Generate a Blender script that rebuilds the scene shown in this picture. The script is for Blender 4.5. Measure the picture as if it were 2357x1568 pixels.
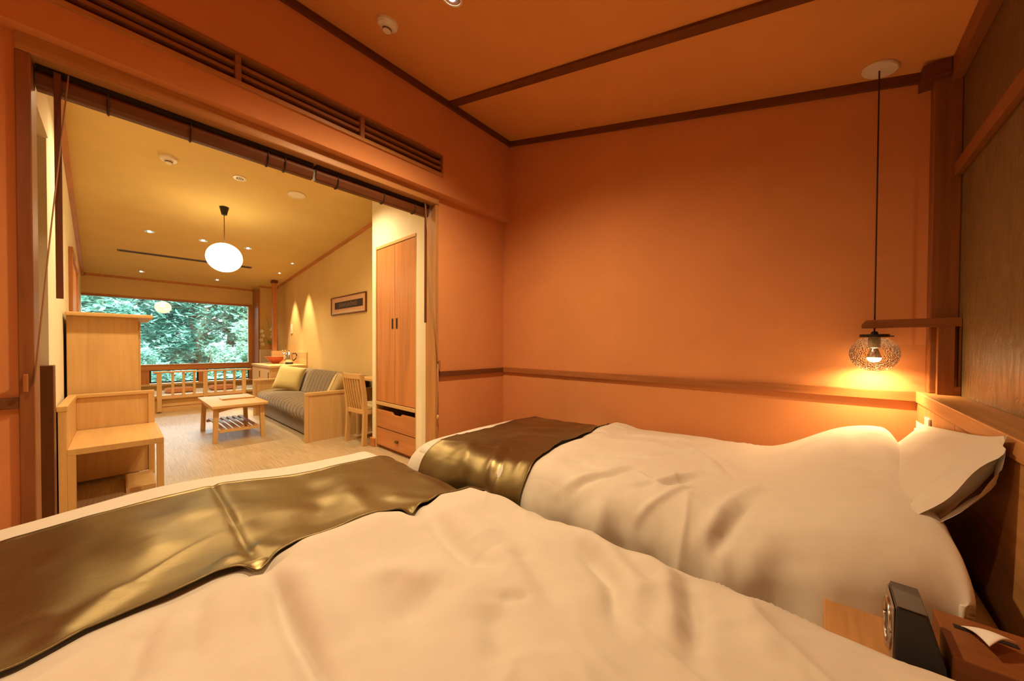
import bpy, bmesh, math, random
import numpy as np
from mathutils import Matrix, Vector

for _o in list(bpy.data.objects):
    bpy.data.objects.remove(_o, do_unlink=True)
scene = bpy.context.scene
COL = scene.collection
random.seed(7)
RNG = np.random.default_rng(11)

# ------------------------------------------------------------------ camera
YAW, PITCH, ROLL = (math.radians(a) for a in (41.6149, -0.76934, 0.28875))
FPX, SHIFT_PX = 805.865, 23.53
fw = Vector((math.cos(YAW) * math.cos(PITCH), math.sin(YAW) * math.cos(PITCH), math.sin(PITCH)))
rt0 = Vector((math.sin(YAW), -math.cos(YAW), 0))
up0 = rt0.cross(fw)
rt = math.cos(ROLL) * rt0 + math.sin(ROLL) * up0
up = -math.sin(ROLL) * rt0 + math.cos(ROLL) * up0
cam = bpy.data.cameras.new('camera')
cam.sensor_width = 36.0
cam.lens = FPX / 2357 * 36.0
cam.shift_y = SHIFT_PX / 2357
cam.clip_start = 0.02
camo = bpy.data.objects.new('camera', cam)
COL.objects.link(camo)
camo.matrix_world = Matrix(((rt.x, up.x, -fw.x, 0), (rt.y, up.y, -fw.y, 0), (rt.z, up.z, -fw.z, 1.02), (0, 0, 0, 1)))
scene.camera = camo

# ------------------------------------------------------------------ world / exposure
w = bpy.data.worlds.new('overcast_sky')
scene.world = w
w.use_nodes = True
w.node_tree.nodes['Background'].inputs[0].default_value = (0.70, 0.88, 1.0, 1)
w.node_tree.nodes['Background'].inputs[1].default_value = 12.0
vs = scene.view_settings
vs.view_transform = 'Standard'
vs.look = 'None'
vs.exposure = 0.75
vs.gamma = 1.0
vs.use_curve_mapping = False
scene.cycles.sample_clamp_indirect = 6.0
scene.cycles.max_bounces = 10
scene.cycles.transparent_max_bounces = 16
scene.cycles.caustics_reflective = False
scene.cycles.caustics_refractive = False

WARM = (1.0, 0.73, 0.40)
WARM_L = (1.0, 0.76, 0.42)

# ------------------------------------------------------------------ room numbers (metres)
XB = 2.338          # bedroom far wall (chair rail wall)
YP = 2.182          # partition wall face
YU = 2.111          # partition upper face
YPB = 2.30          # partition, living side
YH = -0.412         # head wall
XL = -1.75          # bedroom left wall
XR = 2.03           # living right wall
YW = 8.25           # window wall
XWD = 1.72          # wardrobe wall face


def ceil_b(y):
    return 2.217 + 0.2573 * (y + 0.3)


def ceil_l(y):
    return 2.872 - 0.09564 * y


def left_l(y):
    return -0.225 - 0.0241 * (y - 2.65)


# ------------------------------------------------------------------ materials
MATS = {}


def nodes(name):
    m = bpy.data.materials.new(name)
    m.use_nodes = True
    nt = m.node_tree
    return m, nt, nt.nodes['Principled BSDF']


def lk(nt, a, b):
    nt.links.new(a, b)


def ramp(nt, fac, c0, c1, p0=0.3, p1=0.7):
    r = nt.nodes.new('ShaderNodeValToRGB')
    r.color_ramp.elements[0].position = p0
    r.color_ramp.elements[1].position = p1
    r.color_ramp.elements[0].color = (*c0, 1)
    r.color_ramp.elements[1].color = (*c1, 1)
    lk(nt, fac, r.inputs[0])
    return r.outputs[0]


def coords(nt, scale=(1, 1, 1), loc=(0, 0, 0)):
    t = nt.nodes.new('ShaderNodeTexCoord')
    m = nt.nodes.new('ShaderNodeMapping')
    m.inputs['Scale'].default_value = scale
    m.inputs['Location'].default_value = loc
    lk(nt, t.outputs['Object'], m.inputs['Vector'])
    return m.outputs[0]


def noise(nt, vec, scale, detail=4, rough=0.55, dist=0.0):
    n = nt.nodes.new('ShaderNodeTexNoise')
    n.inputs['Scale'].default_value = scale
    n.inputs['Detail'].default_value = detail
    n.inputs['Roughness'].default_value = rough
    n.inputs['Distortion'].default_value = dist
    lk(nt, vec, n.inputs['Vector'])
    return n.outputs['Fac']


def bump(nt, h, bsdf, strength=0.2, dist=0.01):
    b = nt.nodes.new('ShaderNodeBump')
    b.inputs['Strength'].default_value = strength
    b.inputs['Distance'].default_value = dist
    lk(nt, h, b.inputs['Height'])
    lk(nt, b.outputs[0], bsdf.inputs['Normal'])


def plain(name, col, rough=0.5, metal=0.0, spec=0.5, var=0.0, sc=8):
    m, nt, b = nodes(name)
    b.inputs['Base Color'].default_value = (*col, 1)
    b.inputs['Roughness'].default_value = rough
    b.inputs['Metallic'].default_value = metal
    b.inputs['Specular IOR Level'].default_value = spec
    if var:
        f = noise(nt, coords(nt), sc)
        lk(nt, ramp(nt, f, tuple(c * (1 - var) for c in col), tuple(min(1, c * (1 + var)) for c in col)), b.inputs['Base Color'])
    MATS[name] = m
    return m


def wood(name, col, axis='z', rough=0.42, contrast=0.25, fine=60):
    m, nt, b = nodes(name)
    s = {'x': (0.06, 1, 1), 'y': (1, 0.06, 1), 'z': (1, 1, 0.06)}[axis]
    v = coords(nt, s)
    f1 = noise(nt, v, fine, 3, 0.6, 0.3)
    f2 = noise(nt, v, 9, 3, 0.5, 1.2)
    mx = nt.nodes.new('ShaderNodeMath')
    mx.operation = 'MULTIPLY_ADD'
    mx.inputs[1].default_value = 0.45
    lk(nt, f1, mx.inputs[0])
    m2 = nt.nodes.new('ShaderNodeMath')
    m2.operation = 'MULTIPLY'
    m2.inputs[1].default_value = 0.55
    lk(nt, f2, m2.inputs[0])
    lk(nt, m2.outputs[0], mx.inputs[2])
    lk(nt, ramp(nt, mx.outputs[0], tuple(c * (1 - contrast) for c in col), tuple(min(1, c * (1 + contrast * 0.6)) for c in col), 0.36, 0.64), b.inputs['Base Color'])
    b.inputs['Roughness'].default_value = rough
    b.inputs['Specular IOR Level'].default_value = 0.35
    bump(nt, f1, b, 0.08, 0.002)
    MATS[name] = m
    return m


def paper(name, col, rough=0.85, sc=260, strength=0.25):
    """textured wallpaper / plaster"""
    m, nt, b = nodes(name)
    v = coords(nt)
    f = noise(nt, v, sc, 2)
    g = noise(nt, v, 3.0, 3)
    lk(nt, ramp(nt, g, tuple(c * 0.96 for c in col), tuple(min(1, c * 1.04) for c in col)), b.inputs['Base Color'])
    b.inputs['Roughness'].default_value = rough
    b.inputs['Specular IOR Level'].default_value = 0.15
    bump(nt, f, b, strength, 0.002)
    MATS[name] = m
    return m


def cloth(name, col, rough=0.9, weave=900, sheen=0.3):
    m, nt, b = nodes(name)
    v = coords(nt)
    f = noise(nt, v, weave, 2)
    g = noise(nt, v, 25, 3)
    lk(nt, ramp(nt, g, tuple(c * 0.97 for c in col), tuple(min(1, c * 1.02) for c in col)), b.inputs['Base Color'])
    b.inputs['Roughness'].default_value = rough
    b.inputs['Specular IOR Level'].default_value = 0.2
    b.inputs['Sheen Weight'].default_value = sheen
    bump(nt, f, b, 0.12, 0.001)
    MATS[name] = m
    return m


def emit(name, col, strength):
    m, nt, b = nodes(name)
    b.inputs['Base Color'].default_value = (0, 0, 0, 1)
    b.inputs['Emission Color'].default_value = (*col, 1)
    b.inputs['Emission Strength'].default_value = strength
    MATS[name] = m
    return m


def thin_glass(name, tint=(1, 1, 1), ior=1.45, seeds=False, rough=0.02):
    m = bpy.data.materials.new(name)
    m.use_nodes = True
    nt = m.node_tree
    nt.nodes.clear()
    out = nt.nodes.new('ShaderNodeOutputMaterial')
    tr = nt.nodes.new('ShaderNodeBsdfTransparent')
    tr.inputs[0].default_value = (*tint, 1)
    gl = nt.nodes.new('ShaderNodeBsdfGlossy')
    gl.inputs['Roughness'].default_value = rough
    fr = nt.nodes.new('ShaderNodeFresnel')
    fr.inputs['IOR'].default_value = ior
    mix = nt.nodes.new('ShaderNodeMixShader')
    lk(nt, fr.outputs[0], mix.inputs[0])
    lk(nt, tr.outputs[0], mix.inputs[1])
    lk(nt, gl.outputs[0], mix.inputs[2])
    if seeds:
        v = coords(nt)
        vo = nt.nodes.new('ShaderNodeTexVoronoi')
        vo.inputs['Scale'].default_value = 170
        lk(nt, v, vo.inputs['Vector'])
        b = nt.nodes.new('ShaderNodeBump')
        b.inputs['Strength'].default_value = 0.9
        b.inputs['Distance'].default_value = 0.004
        lk(nt, vo.outputs['Distance'], b.inputs['Height'])
        lk(nt, b.outputs[0], gl.inputs['Normal'])
        lk(nt, b.outputs[0], fr.inputs['Normal'])
        v2 = nt.nodes.new('ShaderNodeTexVoronoi')
        v2.inputs['Scale'].default_value = 62
        lk(nt, v, v2.inputs['Vector'])
        lk(nt, ramp(nt, v2.outputs['Distance'], tuple(t * .62 for t in tint), tint, 0.10, 0.30), tr.inputs[0])  # darker tint spots stand in for the shadows bubbles throw
    lk(nt, mix.outputs[0], out.inputs[0])
    MATS[name] = m
    return m


paper('wall_orange', (0.68, 0.285, 0.11))
paper('ceil_orange', (0.74, 0.335, 0.105), sc=200)
paper('wall_cream', (0.70, 0.50, 0.215))
paper('wall_pale', (0.88, 0.80, 0.60))
paper('ceil_cream', (0.72, 0.53, 0.21), sc=200)
paper('wall_plinth', (0.74, 0.62, 0.46))
wood('wood_dark_x', (0.16, 0.052, 0.016), 'x')
wood('wood_dark_y', (0.16, 0.052, 0.016), 'y')
wood('wood_dark_z', (0.16, 0.052, 0.016), 'z')
wood('wood_red_x', (0.42, 0.15, 0.045), 'x')
wood('wood_red_y', (0.42, 0.15, 0.045), 'y')
wood('wood_red_z', (0.42, 0.15, 0.045), 'z')
wood('wood_brown_x', (0.27, 0.092, 0.026), 'x')
wood('wood_brown_y', (0.27, 0.092, 0.026), 'y')
wood('wood_brown_z', (0.27, 0.092, 0.026), 'z')
wood('wood_mid_x', (0.52, 0.25, 0.085), 'x')
wood('wood_mid_y', (0.52, 0.25, 0.085), 'y')
wood('wood_mid_z', (0.52, 0.25, 0.085), 'z')
wood('wood_light_x', (0.66, 0.41, 0.17), 'x', contrast=0.12)
wood('wood_light_y', (0.66, 0.41, 0.17), 'y', contrast=0.12)
wood('wood_light_z', (0.66, 0.41, 0.17), 'z', contrast=0.12)
wood('wood_cedar_z', (0.56, 0.225, 0.075), 'z', contrast=0.2, fine=30)
wood('wood_cedar_y', (0.56, 0.225, 0.075), 'y', contrast=0.2, fine=30)
wood('wood_knotty_x', (0.55, 0.22, 0.065), 'x', contrast=0.4, fine=25)
wood('slat_wood_x', (0.36, 0.15, 0.055), 'x')
plain('black_metal', (0.012, 0.010, 0.009), 0.4)
plain('dark_recess', (0.02, 0.012, 0.008), 0.9)  # near-black colour that puts shade into recesses and slots
plain('white_plastic', (0.82, 0.76, 0.66), 0.4)
plain('socket_plastic', (0.55, 0.47, 0.30), 0.45)
plain('cord_brown', (0.05, 0.02, 0.01), 0.6)
plain('cord_beige', (0.45, 0.25, 0.12), 0.7)
plain('steel', (0.62, 0.58, 0.54), 0.18, 1.0)
plain('brass_dark', (0.20, 0.13, 0.05), 0.4, 0.8)
plain('terracotta', (0.55, 0.13, 0.05), 0.45, var=0.1)
plain('clock_black', (0.016, 0.014, 0.014), 0.35)
plain('clock_black_lit', (0.10, 0.08, 0.07), 0.5)  # case colour with the light from above mixed in
plain('clock_face', (0.30, 0.20, 0.14), 0.3)
plain('olive_panel', (0.22, 0.15, 0.04), 0.7, var=0.1)
plain('petal_white', (0.85, 0.84, 0.60), 0.6)
plain('stem_green', (0.28, 0.32, 0.06), 0.6)
plain('grey_rug', (0.15, 0.16, 0.20), 0.9)
plain('tissue', (0.85, 0.80, 0.74), 0.8)
plain('art_dark', (0.035, 0.018, 0.014), 0.7)
plain('art_mat', (0.66, 0.38, 0.22), 0.8)
plain('art_pale', (0.70, 0.52, 0.33), 0.8)
plain('art_line', (0.42, 0.28, 0.22), 0.8)
plain('tatami_top', (0.86, 0.83, 0.78), 0.7, var=0.05, sc=80)
plain('bark', (0.10, 0.06, 0.035), 0.9, var=0.3)
plain('soil', (0.04, 0.10, 0.06), 0.95, var=0.5, sc=3)
plain('bubble_glass', (0.95, 0.90, 0.82), 0.12, 0.6)
plain('reflector', (0.75, 0.72, 0.68), 0.25, 0.9)
plain('vent_grey', (0.16, 0.095, 0.055), 0.6)
cloth('duvet_white', (0.68, 0.61, 0.52), 0.85)
cloth('sheet_white', (0.68, 0.61, 0.52), 0.85)
cloth('bed_base', (0.30, 0.14, 0.06), 0.9)
cloth('cushion_orange', (0.74, 0.30, 0.12), 0.9, 500)
cloth('pillow_lime', (0.52, 0.42, 0.17), 0.9, 300)
cloth('pillow_cream', (0.66, 0.52, 0.26), 0.9, 300)
thin_glass('window_glass', (0.97, 1, 0.99), 1.7)
thin_glass('globe_glass', (0.99, 0.95, 0.88), 1.42, True, 0.06)
emit('globe_lit', (1.0, 0.78, 0.40), 6.8)
emit('bulb_lit', (1.0, 0.72, 0.36), 45)
emit('down_lit', (1.0, 0.86, 0.66), 25)


def satin():
    m, nt, b = nodes('satin_brown')
    v = coords(nt, (1, 1, 1))
    vs_ = coords(nt, (0.15, 1, 1))
    f = noise(nt, vs_, 420, 2)
    g = noise(nt, v, 1500, 1)
    lk(nt, ramp(nt, f, (0.20, 0.148, 0.066), (0.26, 0.196, 0.092), 0.3, 0.7), b.inputs['Base Color'])
    b.inputs['Roughness'].default_value = 0.36
    b.inputs['Metallic'].default_value = 0.90
    b.inputs['Anisotropic'].default_value = 0.4
    b.inputs['Specular IOR Level'].default_value = 0.6
    mm = nt.nodes.new('ShaderNodeMath')
    mm.operation = 'ADD'
    lk(nt, f, mm.inputs[0])
    lk(nt, g, mm.inputs[1])
    bump(nt, mm.outputs[0], b, 0.12, 0.0015)
    MATS['satin_brown'] = m


def head_wall():
    m, nt, b = nodes('wall_olive')
    v = coords(nt, (1, 1, 0.35))
    f = noise(nt, v, 28, 5, 0.65, 1.5)
    f2 = noise(nt, v, 7, 3, 0.5, 0.5)
    lk(nt, ramp(nt, f, (0.13, 0.072, 0.022), (0.20, 0.12, 0.04)), b.inputs['Base Color'])
    b.inputs['Roughness'].default_value = 0.42
    b.inputs['Specular IOR Level'].default_value = 0.6
    mm = nt.nodes.new('ShaderNodeMath')
    mm.operation = 'ADD'
    lk(nt, f, mm.inputs[0])
    lk(nt, f2, mm.inputs[1])
    bump(nt, mm.outputs[0], b, 0.5, 0.012)
    MATS['wall_olive'] = m


def floor_mat():
    m, nt, b = nodes('woven_floor')
    v = coords(nt, (1, 0.03, 1))
    f = noise(nt, v, 130, 3, 0.6)
    g = noise(nt, coords(nt, (1, 0.4, 1)), 4, 3)
    mm = nt.nodes.new('ShaderNodeMath')
    mm.operation = 'MULTIPLY_ADD'
    mm.inputs[1].default_value = 0.7
    lk(nt, f, mm.inputs[0])
    m3 = nt.nodes.new('ShaderNodeMath')
    m3.operation = 'MULTIPLY'
    m3.inputs[1].default_value = 0.3
    lk(nt, g, m3.inputs[0])
    lk(nt, m3.outputs[0], mm.inputs[2])
    lk(nt, ramp(nt, mm.outputs[0], (0.36, 0.26, 0.15), (0.60, 0.46, 0.29), 0.35, 0.65), b.inputs['Base Color'])
    b.inputs['Roughness'].default_value = 0.36
    b.inputs['Specular IOR Level'].default_value = 0.6
    bump(nt, f, b, 0.15, 0.002)
    MATS['woven_floor'] = m


def sofa_mat():
    m, nt, b = nodes('sofa_fabric')
    v = coords(nt)
    f = noise(nt, v, 500, 2)
    g = noise(nt, coords(nt, (1, 0.4, 1)), 90, 3)
    lk(nt, ramp(nt, g, (0.125, 0.080, 0.038), (0.235, 0.160, 0.082)), b.inputs['Base Color'])
    b.inputs['Roughness'].default_value = 0.92
    b.inputs['Sheen Weight'].default_value = 0.3
    bump(nt, f, b, 0.3, 0.002)
    MATS['sofa_fabric'] = m


def leaf_mat(name, c0, c1):
    m, nt, b = nodes(name)
    g = nt.nodes.new('ShaderNodeNewGeometry')
    lk(nt, ramp(nt, g.outputs['Random Per Island'], c0, c1, 0.0, 1.0), b.inputs['Base Color'])
    b.inputs['Roughness'].default_value = 0.38
    b.inputs['Specular IOR Level'].default_value = 0.6
    tl = nt.nodes.new('ShaderNodeBsdfTranslucent')
    lk(nt, b.inputs['Base Color'].links[0].from_socket, tl.inputs['Color'])
    mx = nt.nodes.new('ShaderNodeMixShader')
    mx.inputs[0].default_value = 0.35
    out = nt.nodes['Material Output']
    lk(nt, b.outputs[0], mx.inputs[1])
    lk(nt, tl.outputs[0], mx.inputs[2])
    lk(nt, mx.outputs[0], out.inputs['Surface'])
    MATS[name] = m


satin()
head_wall()
floor_mat()
sofa_mat()
leaf_mat('leaf_blue', (0.045, 0.14, 0.095), (0.17, 0.34, 0.24))
leaf_mat('leaf_deep', (0.03, 0.095, 0.07), (0.10, 0.24, 0.165))
leaf_mat('leaf_fresh', (0.09, 0.21, 0.13), (0.26, 0.43, 0.28))


# ------------------------------------------------------------------ object helpers
def tag(o, label=None, cat=None, group=None, kind=None):
    if label:
        o['label'] = label
    if cat:
        o['category'] = cat
    if group:
        o['group'] = group
    if kind:
        o['kind'] = kind
    return o


def thing(name, label, cat, loc=(0, 0, 0), rz=0.0, group=None, kind=None):
    o = bpy.data.objects.new(name, None)
    COL.objects.link(o)
    o.location = loc
    o.rotation_euler = (0, 0, rz)
    o.empty_display_size = 0.05
    return tag(o, label, cat, group, kind)


def copy_tree(o, parent=None):
    c = o.copy()
    COL.objects.link(c)
    c.parent = parent
    for ch in list(o.children):
        copy_tree(ch, c)
    return c


class MB:
    """collects geometry; build() links it as one mesh object"""

    def __init__(self):
        self.bm = bmesh.new()

    def box(self, x0, x1, y0, y1, z0, z1):
        vs = [self.bm.verts.new(p) for p in ((x0, y0, z0), (x1, y0, z0), (x1, y1, z0), (x0, y1, z0), (x0, y0, z1), (x1, y0, z1), (x1, y1, z1), (x0, y1, z1))]
        for f in ((0, 3, 2, 1), (4, 5, 6, 7), (0, 1, 5, 4), (1, 2, 6, 5), (2, 3, 7, 6), (3, 0, 4, 7)):
            self.bm.faces.new([vs[i] for i in f])
        return self

    def hexa(self, pts):
        vs = [self.bm.verts.new(p) for p in pts]
        for f in ((0, 3, 2, 1), (4, 5, 6, 7), (0, 1, 5, 4), (1, 2, 6, 5), (2, 3, 7, 6), (3, 0, 4, 7)):
            self.bm.faces.new([vs[i] for i in f])
        return self

    def prism(self, poly, axis, a, b):
        """polygon (2-d) extruded along axis from a to b"""
        def P(u, v, t):
            return {'x': (t, u, v), 'y': (u, t, v), 'z': (u, v, t)}[axis]
        va = [self.bm.verts.new(P(u, v, a)) for u, v in poly]
        vb = [self.bm.verts.new(P(u, v, b)) for u, v in poly]
        n = len(poly)
        self.bm.faces.new(va[::-1])
        self.bm.faces.new(vb)
        for i in range(n):
            self.bm.faces.new((va[i], va[(i + 1) % n], vb[(i + 1) % n], vb[i]))
        return self

    def lathe(self, prof, c=(0, 0, 0), seg=32, cap=True):
        rings = []
        for r, z in prof:
            if r < 1e-6:
                rings.append([self.bm.verts.new((c[0], c[1], c[2] + z))])
            else:
                rings.append([self.bm.verts.new((c[0] + r * math.cos(2 * math.pi * i / seg), c[1] + r * math.sin(2 * math.pi * i / seg), c[2] + z)) for i in range(seg)])
        for a, b in zip(rings, rings[1:]):
            for i in range(seg):
                j = (i + 1) % seg
                if len(a) == 1 and len(b) == 1:
                    continue
                if len(a) == 1:
                    self.bm.faces.new((a[0], b[j], b[i]))
                elif len(b) == 1:
                    self.bm.faces.new((a[i], a[j], b[0]))
                else:
                    self.bm.faces.new((a[i], a[j], b[j], b[i]))
        return self

    def tube(self, pts, r, seg=10):
        pts = [Vector(p) for p in pts]
        rings = []
        n = len(pts)
        for i, p in enumerate(pts):
            d = (pts[min(i + 1, n - 1)] - pts[max(i - 1, 0)]).normalized()
            a = d.cross(Vector((0, 0, 1)))
            if a.length < 1e-3:
                a = d.cross(Vector((1, 0, 0)))
            a.normalize()
            b = d.cross(a)
            rr = r[i] if isinstance(r, (list, tuple)) else r
            rings.append([self.bm.verts.new(p + rr * (math.cos(2 * math.pi * k / seg) * a + math.sin(2 * math.pi * k / seg) * b)) for k in range(seg)])
        for a, b in zip(rings, rings[1:]):
            for k in range(seg):
                self.bm.faces.new((a[k], a[(k + 1) % seg], b[(k + 1) % seg], b[k]))
        self.bm.faces.new(rings[0][::-1])
        self.bm.faces.new(rings[-1])
        return self

    def grid(self, P, close_u=False):
        """P: (n,m,3) array"""
        n, m = P.shape[:2]
        vs = [[self.bm.verts.new(P[i, j]) for j in range(m)] for i in range(n)]
        for i in range(n if close_u else n - 1):
            for j in range(m - 1):
                k = (i + 1) % n
                self.bm.faces.new((vs[i][j], vs[k][j], vs[k][j + 1], vs[i][j + 1]))
        return self

    def build(self, name, mat, parent=None, bevel=0.0, smooth=False, seg=2, off=None, solid=0.0):
        bm = self.bm
        bmesh.ops.recalc_face_normals(bm, faces=bm.faces)
        if bevel:
            bmesh.ops.bevel(bm, geom=[e for e in bm.edges if e.is_manifold and e.calc_face_angle(0) > 0.5], offset=bevel, segments=seg, affect='EDGES', profile=0.5, clamp_overlap=True)
        o_ = Vector((0, 0, 0))
        if off is not None:
            o_ = Vector(off)
        elif parent is not None:
            q = parent
            while q is not None:
                o_ += q.location
                q = q.parent
        if o_.length:
            bmesh.ops.translate(bm, verts=bm.verts, vec=-o_)
        me = bpy.data.meshes.new(name)
        bm.to_mesh(me)
        bm.free()
        me.materials.append(MATS[mat])
        if smooth:
            me.shade_smooth()
        o = bpy.data.objects.new(name, me)
        COL.objects.link(o)
        if parent is not None:
            o.parent = parent
        if solid:
            md = o.modifiers.new('thickness', 'SOLIDIFY')
            md.thickness = solid
            md.offset = 0
        return o


def B(name, mat, parent, *box, bevel=0.003, off=None):
    return MB().box(*box).build(name, mat, parent, bevel, off=off)


def struct(name, mb, mat, label, cat, bevel=0.0, parent=None):
    o = mb.build(name, mat, parent, bevel)
    return tag(o, label, cat, kind='structure')


def array_mesh(name, P, mat, parent=None, smooth=True, off=(0, 0, 0)):
    """P (n,m,3) numpy grid to mesh object, fast"""
    n, m = P.shape[:2]
    verts = (P.reshape(-1, 3) - np.array(off)).astype(float)
    idx = np.arange(n * m).reshape(n, m)
    q = np.stack([idx[:-1, :-1], idx[1:, :-1], idx[1:, 1:], idx[:-1, 1:]], -1).reshape(-1, 4)
    me = bpy.data.meshes.new(name)
    me.from_pydata(verts.tolist(), [], q.tolist())
    me.update()
    me.materials.append(MATS[mat])
    if smooth:
        me.shade_smooth()
    o = bpy.data.objects.new(name, me)
    COL.objects.link(o)
    if parent is not None:
        o.parent = parent
    return o


# ------------------------------------------------------------------ numpy noise
def vnoise(x, y, seed=0):
    rs = np.random.RandomState(seed)
    g = rs.rand(64, 64)
    xi = np.floor(x).astype(int)
    yi = np.floor(y).astype(int)
    fx = x - xi
    fy = y - yi
    fx = fx * fx * fx * (fx * (fx * 6 - 15) + 10)
    fy = fy * fy * fy * (fy * (fy * 6 - 15) + 10)
    a = g[xi % 64, yi % 64]
    b = g[(xi + 1) % 64, yi % 64]
    c = g[xi % 64, (yi + 1) % 64]
    d = g[(xi + 1) % 64, (yi + 1) % 64]
    return (a * (1 - fx) * (1 - fy) + b * fx * (1 - fy) + c * (1 - fx) * fy + d * fx * fy) * 2 - 1


def sstep(a, b, x):
    t = np.clip((x - a) / (b - a), 0, 1)
    return t * t * (3 - 2 * t)


def ridge(x, y, pts, width, amp, taper=0.25):
    """height of a fold that follows a polyline on the bed"""
    best = np.full(x.shape, 1e9)
    tt = np.zeros(x.shape)
    pts = np.array(pts, float)
    L = np.r_[0, np.cumsum(np.hypot(*np.diff(pts, axis=0).T))]
    for i in range(len(pts) - 1):
        a, b = pts[i], pts[i + 1]
        d = b - a
        t = np.clip(((x - a[0]) * d[0] + (y - a[1]) * d[1]) / (d @ d), 0, 1)
        dd = np.hypot(x - a[0] - t * d[0], y - a[1] - t * d[1])
        s = (L[i] + t * (L[i + 1] - L[i])) / L[-1]
        tt = np.where(dd < best, s, tt)
        best = np.minimum(best, dd)
    fade = np.clip(np.minimum(tt, 1 - tt) / taper, 0.15, 1)
    return amp * fade * np.exp(-(best / width) ** 2)

# ================================================================== LIGHTS (fixtures are built further down)
def spot(name, loc, power, angle, blend=0.6, target=None, color=WARM, radius=0.04):
    l = bpy.data.lights.new(name, 'SPOT')
    l.energy = power
    l.color = color
    l.spot_size = math.radians(angle)
    l.spot_blend = blend
    l.shadow_soft_size = radius
    o = bpy.data.objects.new(name, l)
    COL.objects.link(o)
    o.location = loc
    if target is not None:
        d = Vector(target) - Vector(loc)
        o.rotation_euler = d.to_track_quat('-Z', 'Y').to_euler()
    return o


def point(name, loc, power, color=WARM, radius=0.03):
    l = bpy.data.lights.new(name, 'POINT')
    l.energy = power
    l.color = color
    l.shadow_soft_size = radius
    o = bpy.data.objects.new(name, l)
    COL.objects.link(o)
    o.location = loc
    return o


# ================================================================== STRUCTURE: bedroom
struct('floor', MB().box(XL - 0.1, XB + 0.1, YH - 0.1, YPB, -0.1, 0.0), 'woven_floor', 'bedroom floor under the two beds', 'floor')
m = MB()
m.hexa([(XL - .1, YH - .1, ceil_b(YH - .1)), (XB + .1, YH - .1, ceil_b(YH - .1)), (XB + .1, YPB, ceil_b(YPB)), (XL - .1, YPB, ceil_b(YPB)),
        (XL - .1, YH - .1, ceil_b(YH - .1) + .1), (XB + .1, YH - .1, ceil_b(YH - .1) + .1), (XB + .1, YPB, ceil_b(YPB) + .1), (XL - .1, YPB, ceil_b(YPB) + .1)])
struct('ceiling', m, 'ceil_orange', 'sloping orange bedroom ceiling above the beds', 'ceiling')
struct('wall_back', MB().box(XB, XB + 0.1, YH - 0.1, YPB, 0, 3.0), 'wall_orange', 'plain orange bedroom wall behind the far bed', 'wall')
struct('wall_left', MB().box(XL - 0.1, XL, YH - 0.1, YPB, 0, 3.0), 'wall_orange', 'orange bedroom wall left of the near bed', 'wall')
struct('wall_head', MB().box(XL - 0.1, XB + 0.1, YH - 0.1, YH, 0, 2.3), 'wall_olive', 'dark shimmering olive wall above the headboard shelf', 'wall')

# partition wall between the two rooms; upper part stands proud, lower part carries the wide opening
OX0, OX1 = -0.239, 1.607           # rough opening
TZ0, TZ1 = 2.282, 2.402            # transom louvre band
TX0, TX1 = -0.20, 1.585
m = MB()
m.box(XL, OX0, YP, YPB, 0, 2.14).box(OX1, XB, YP, YPB, 0, 2.14)
m.box(XL, XB, YU, YPB, 2.14, TZ0 - 0.022)
m.box(XL, XB, YU, YPB, TZ1 + 0.014, 2.95)
m.box(XL, TX0 - 0.012, YU, YPB, TZ0 - 0.022, TZ1 + 0.014).box(TX1 + 0.012, XB, YU, YPB, TZ0 - 0.022, TZ1 + 0.014)
m.box(TX0 - 0.012, TX1 + 0.012, YPB - 0.05, YPB, TZ0 - 0.022, TZ1 + 0.014)
struct('wall_partition', m, 'wall_orange', 'orange partition wall with the wide opening to the living room', 'wall')

# opening frame
dr = thing('door_1', 'wooden frame lining the wide opening between bedroom and living room', 'door frame', (0.68, YP, 0), kind='structure')
MB().box(OX0, OX1, YP - 0.018, YPB, 2.075, 2.142).build('lintel', 'wood_mid_x', dr, 0.004)
MB().box(OX0, OX0 + 0.035, YP - 0.016, YPB, 0, 2.075).build('jamb', 'wood_brown_z', dr, 0.003)
MB().box(OX1 - 0.026, OX1, YP - 0.010, YPB, 0, 2.075).build('jamb', 'wood_mid_z', dr, 0.003)

# transom louvre
tv = thing('transom_vent', 'slatted wooden transom above the opening, two slats in three bays', 'transom', (0.69, YU, TZ0))
MB().box(TX0 - .012, TX1 + .012, YU - .012, YU + .08, TZ0 - .022, TZ0).build('bottom_rail', 'wood_mid_x', tv, 0.002)
MB().box(TX0 - .012, TX1 + .012, YU - .008, YU + .08, TZ1, TZ1 + .014).build('top_rail', 'slat_wood_x', tv, 0.002)
for a, b in ((TX0 - .012, TX0), (0.379, 0.403), (0.982, 1.008), (TX1, TX1 + .012)):
    MB().box(a, b, YU - .008, YU + .08, TZ0, TZ1).build('divider', 'slat_wood_x', tv, 0.002)
for a, b in ((TX0, 0.379), (0.403, 0.982), (1.008, TX1)):
    for k in (1, 2):
        zc = TZ0 + (TZ1 - TZ0) * k / 3
        MB().box(a, b, YU + .004, YU + .05, zc - .0085, zc + .0085).build('slat', 'slat_wood_x', tv, 0.002)
MB().box(TX0, TX1, YU + .081, YU + .089, TZ0, TZ1).build('shade_backing', 'dark_recess', tv)  # near-black sheet paints the shade behind the slats


def trim(n, mb, mat, label, bevel=0.002):
    return struct('trim_%d' % n, mb, mat, label, 'trim', bevel)


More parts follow.
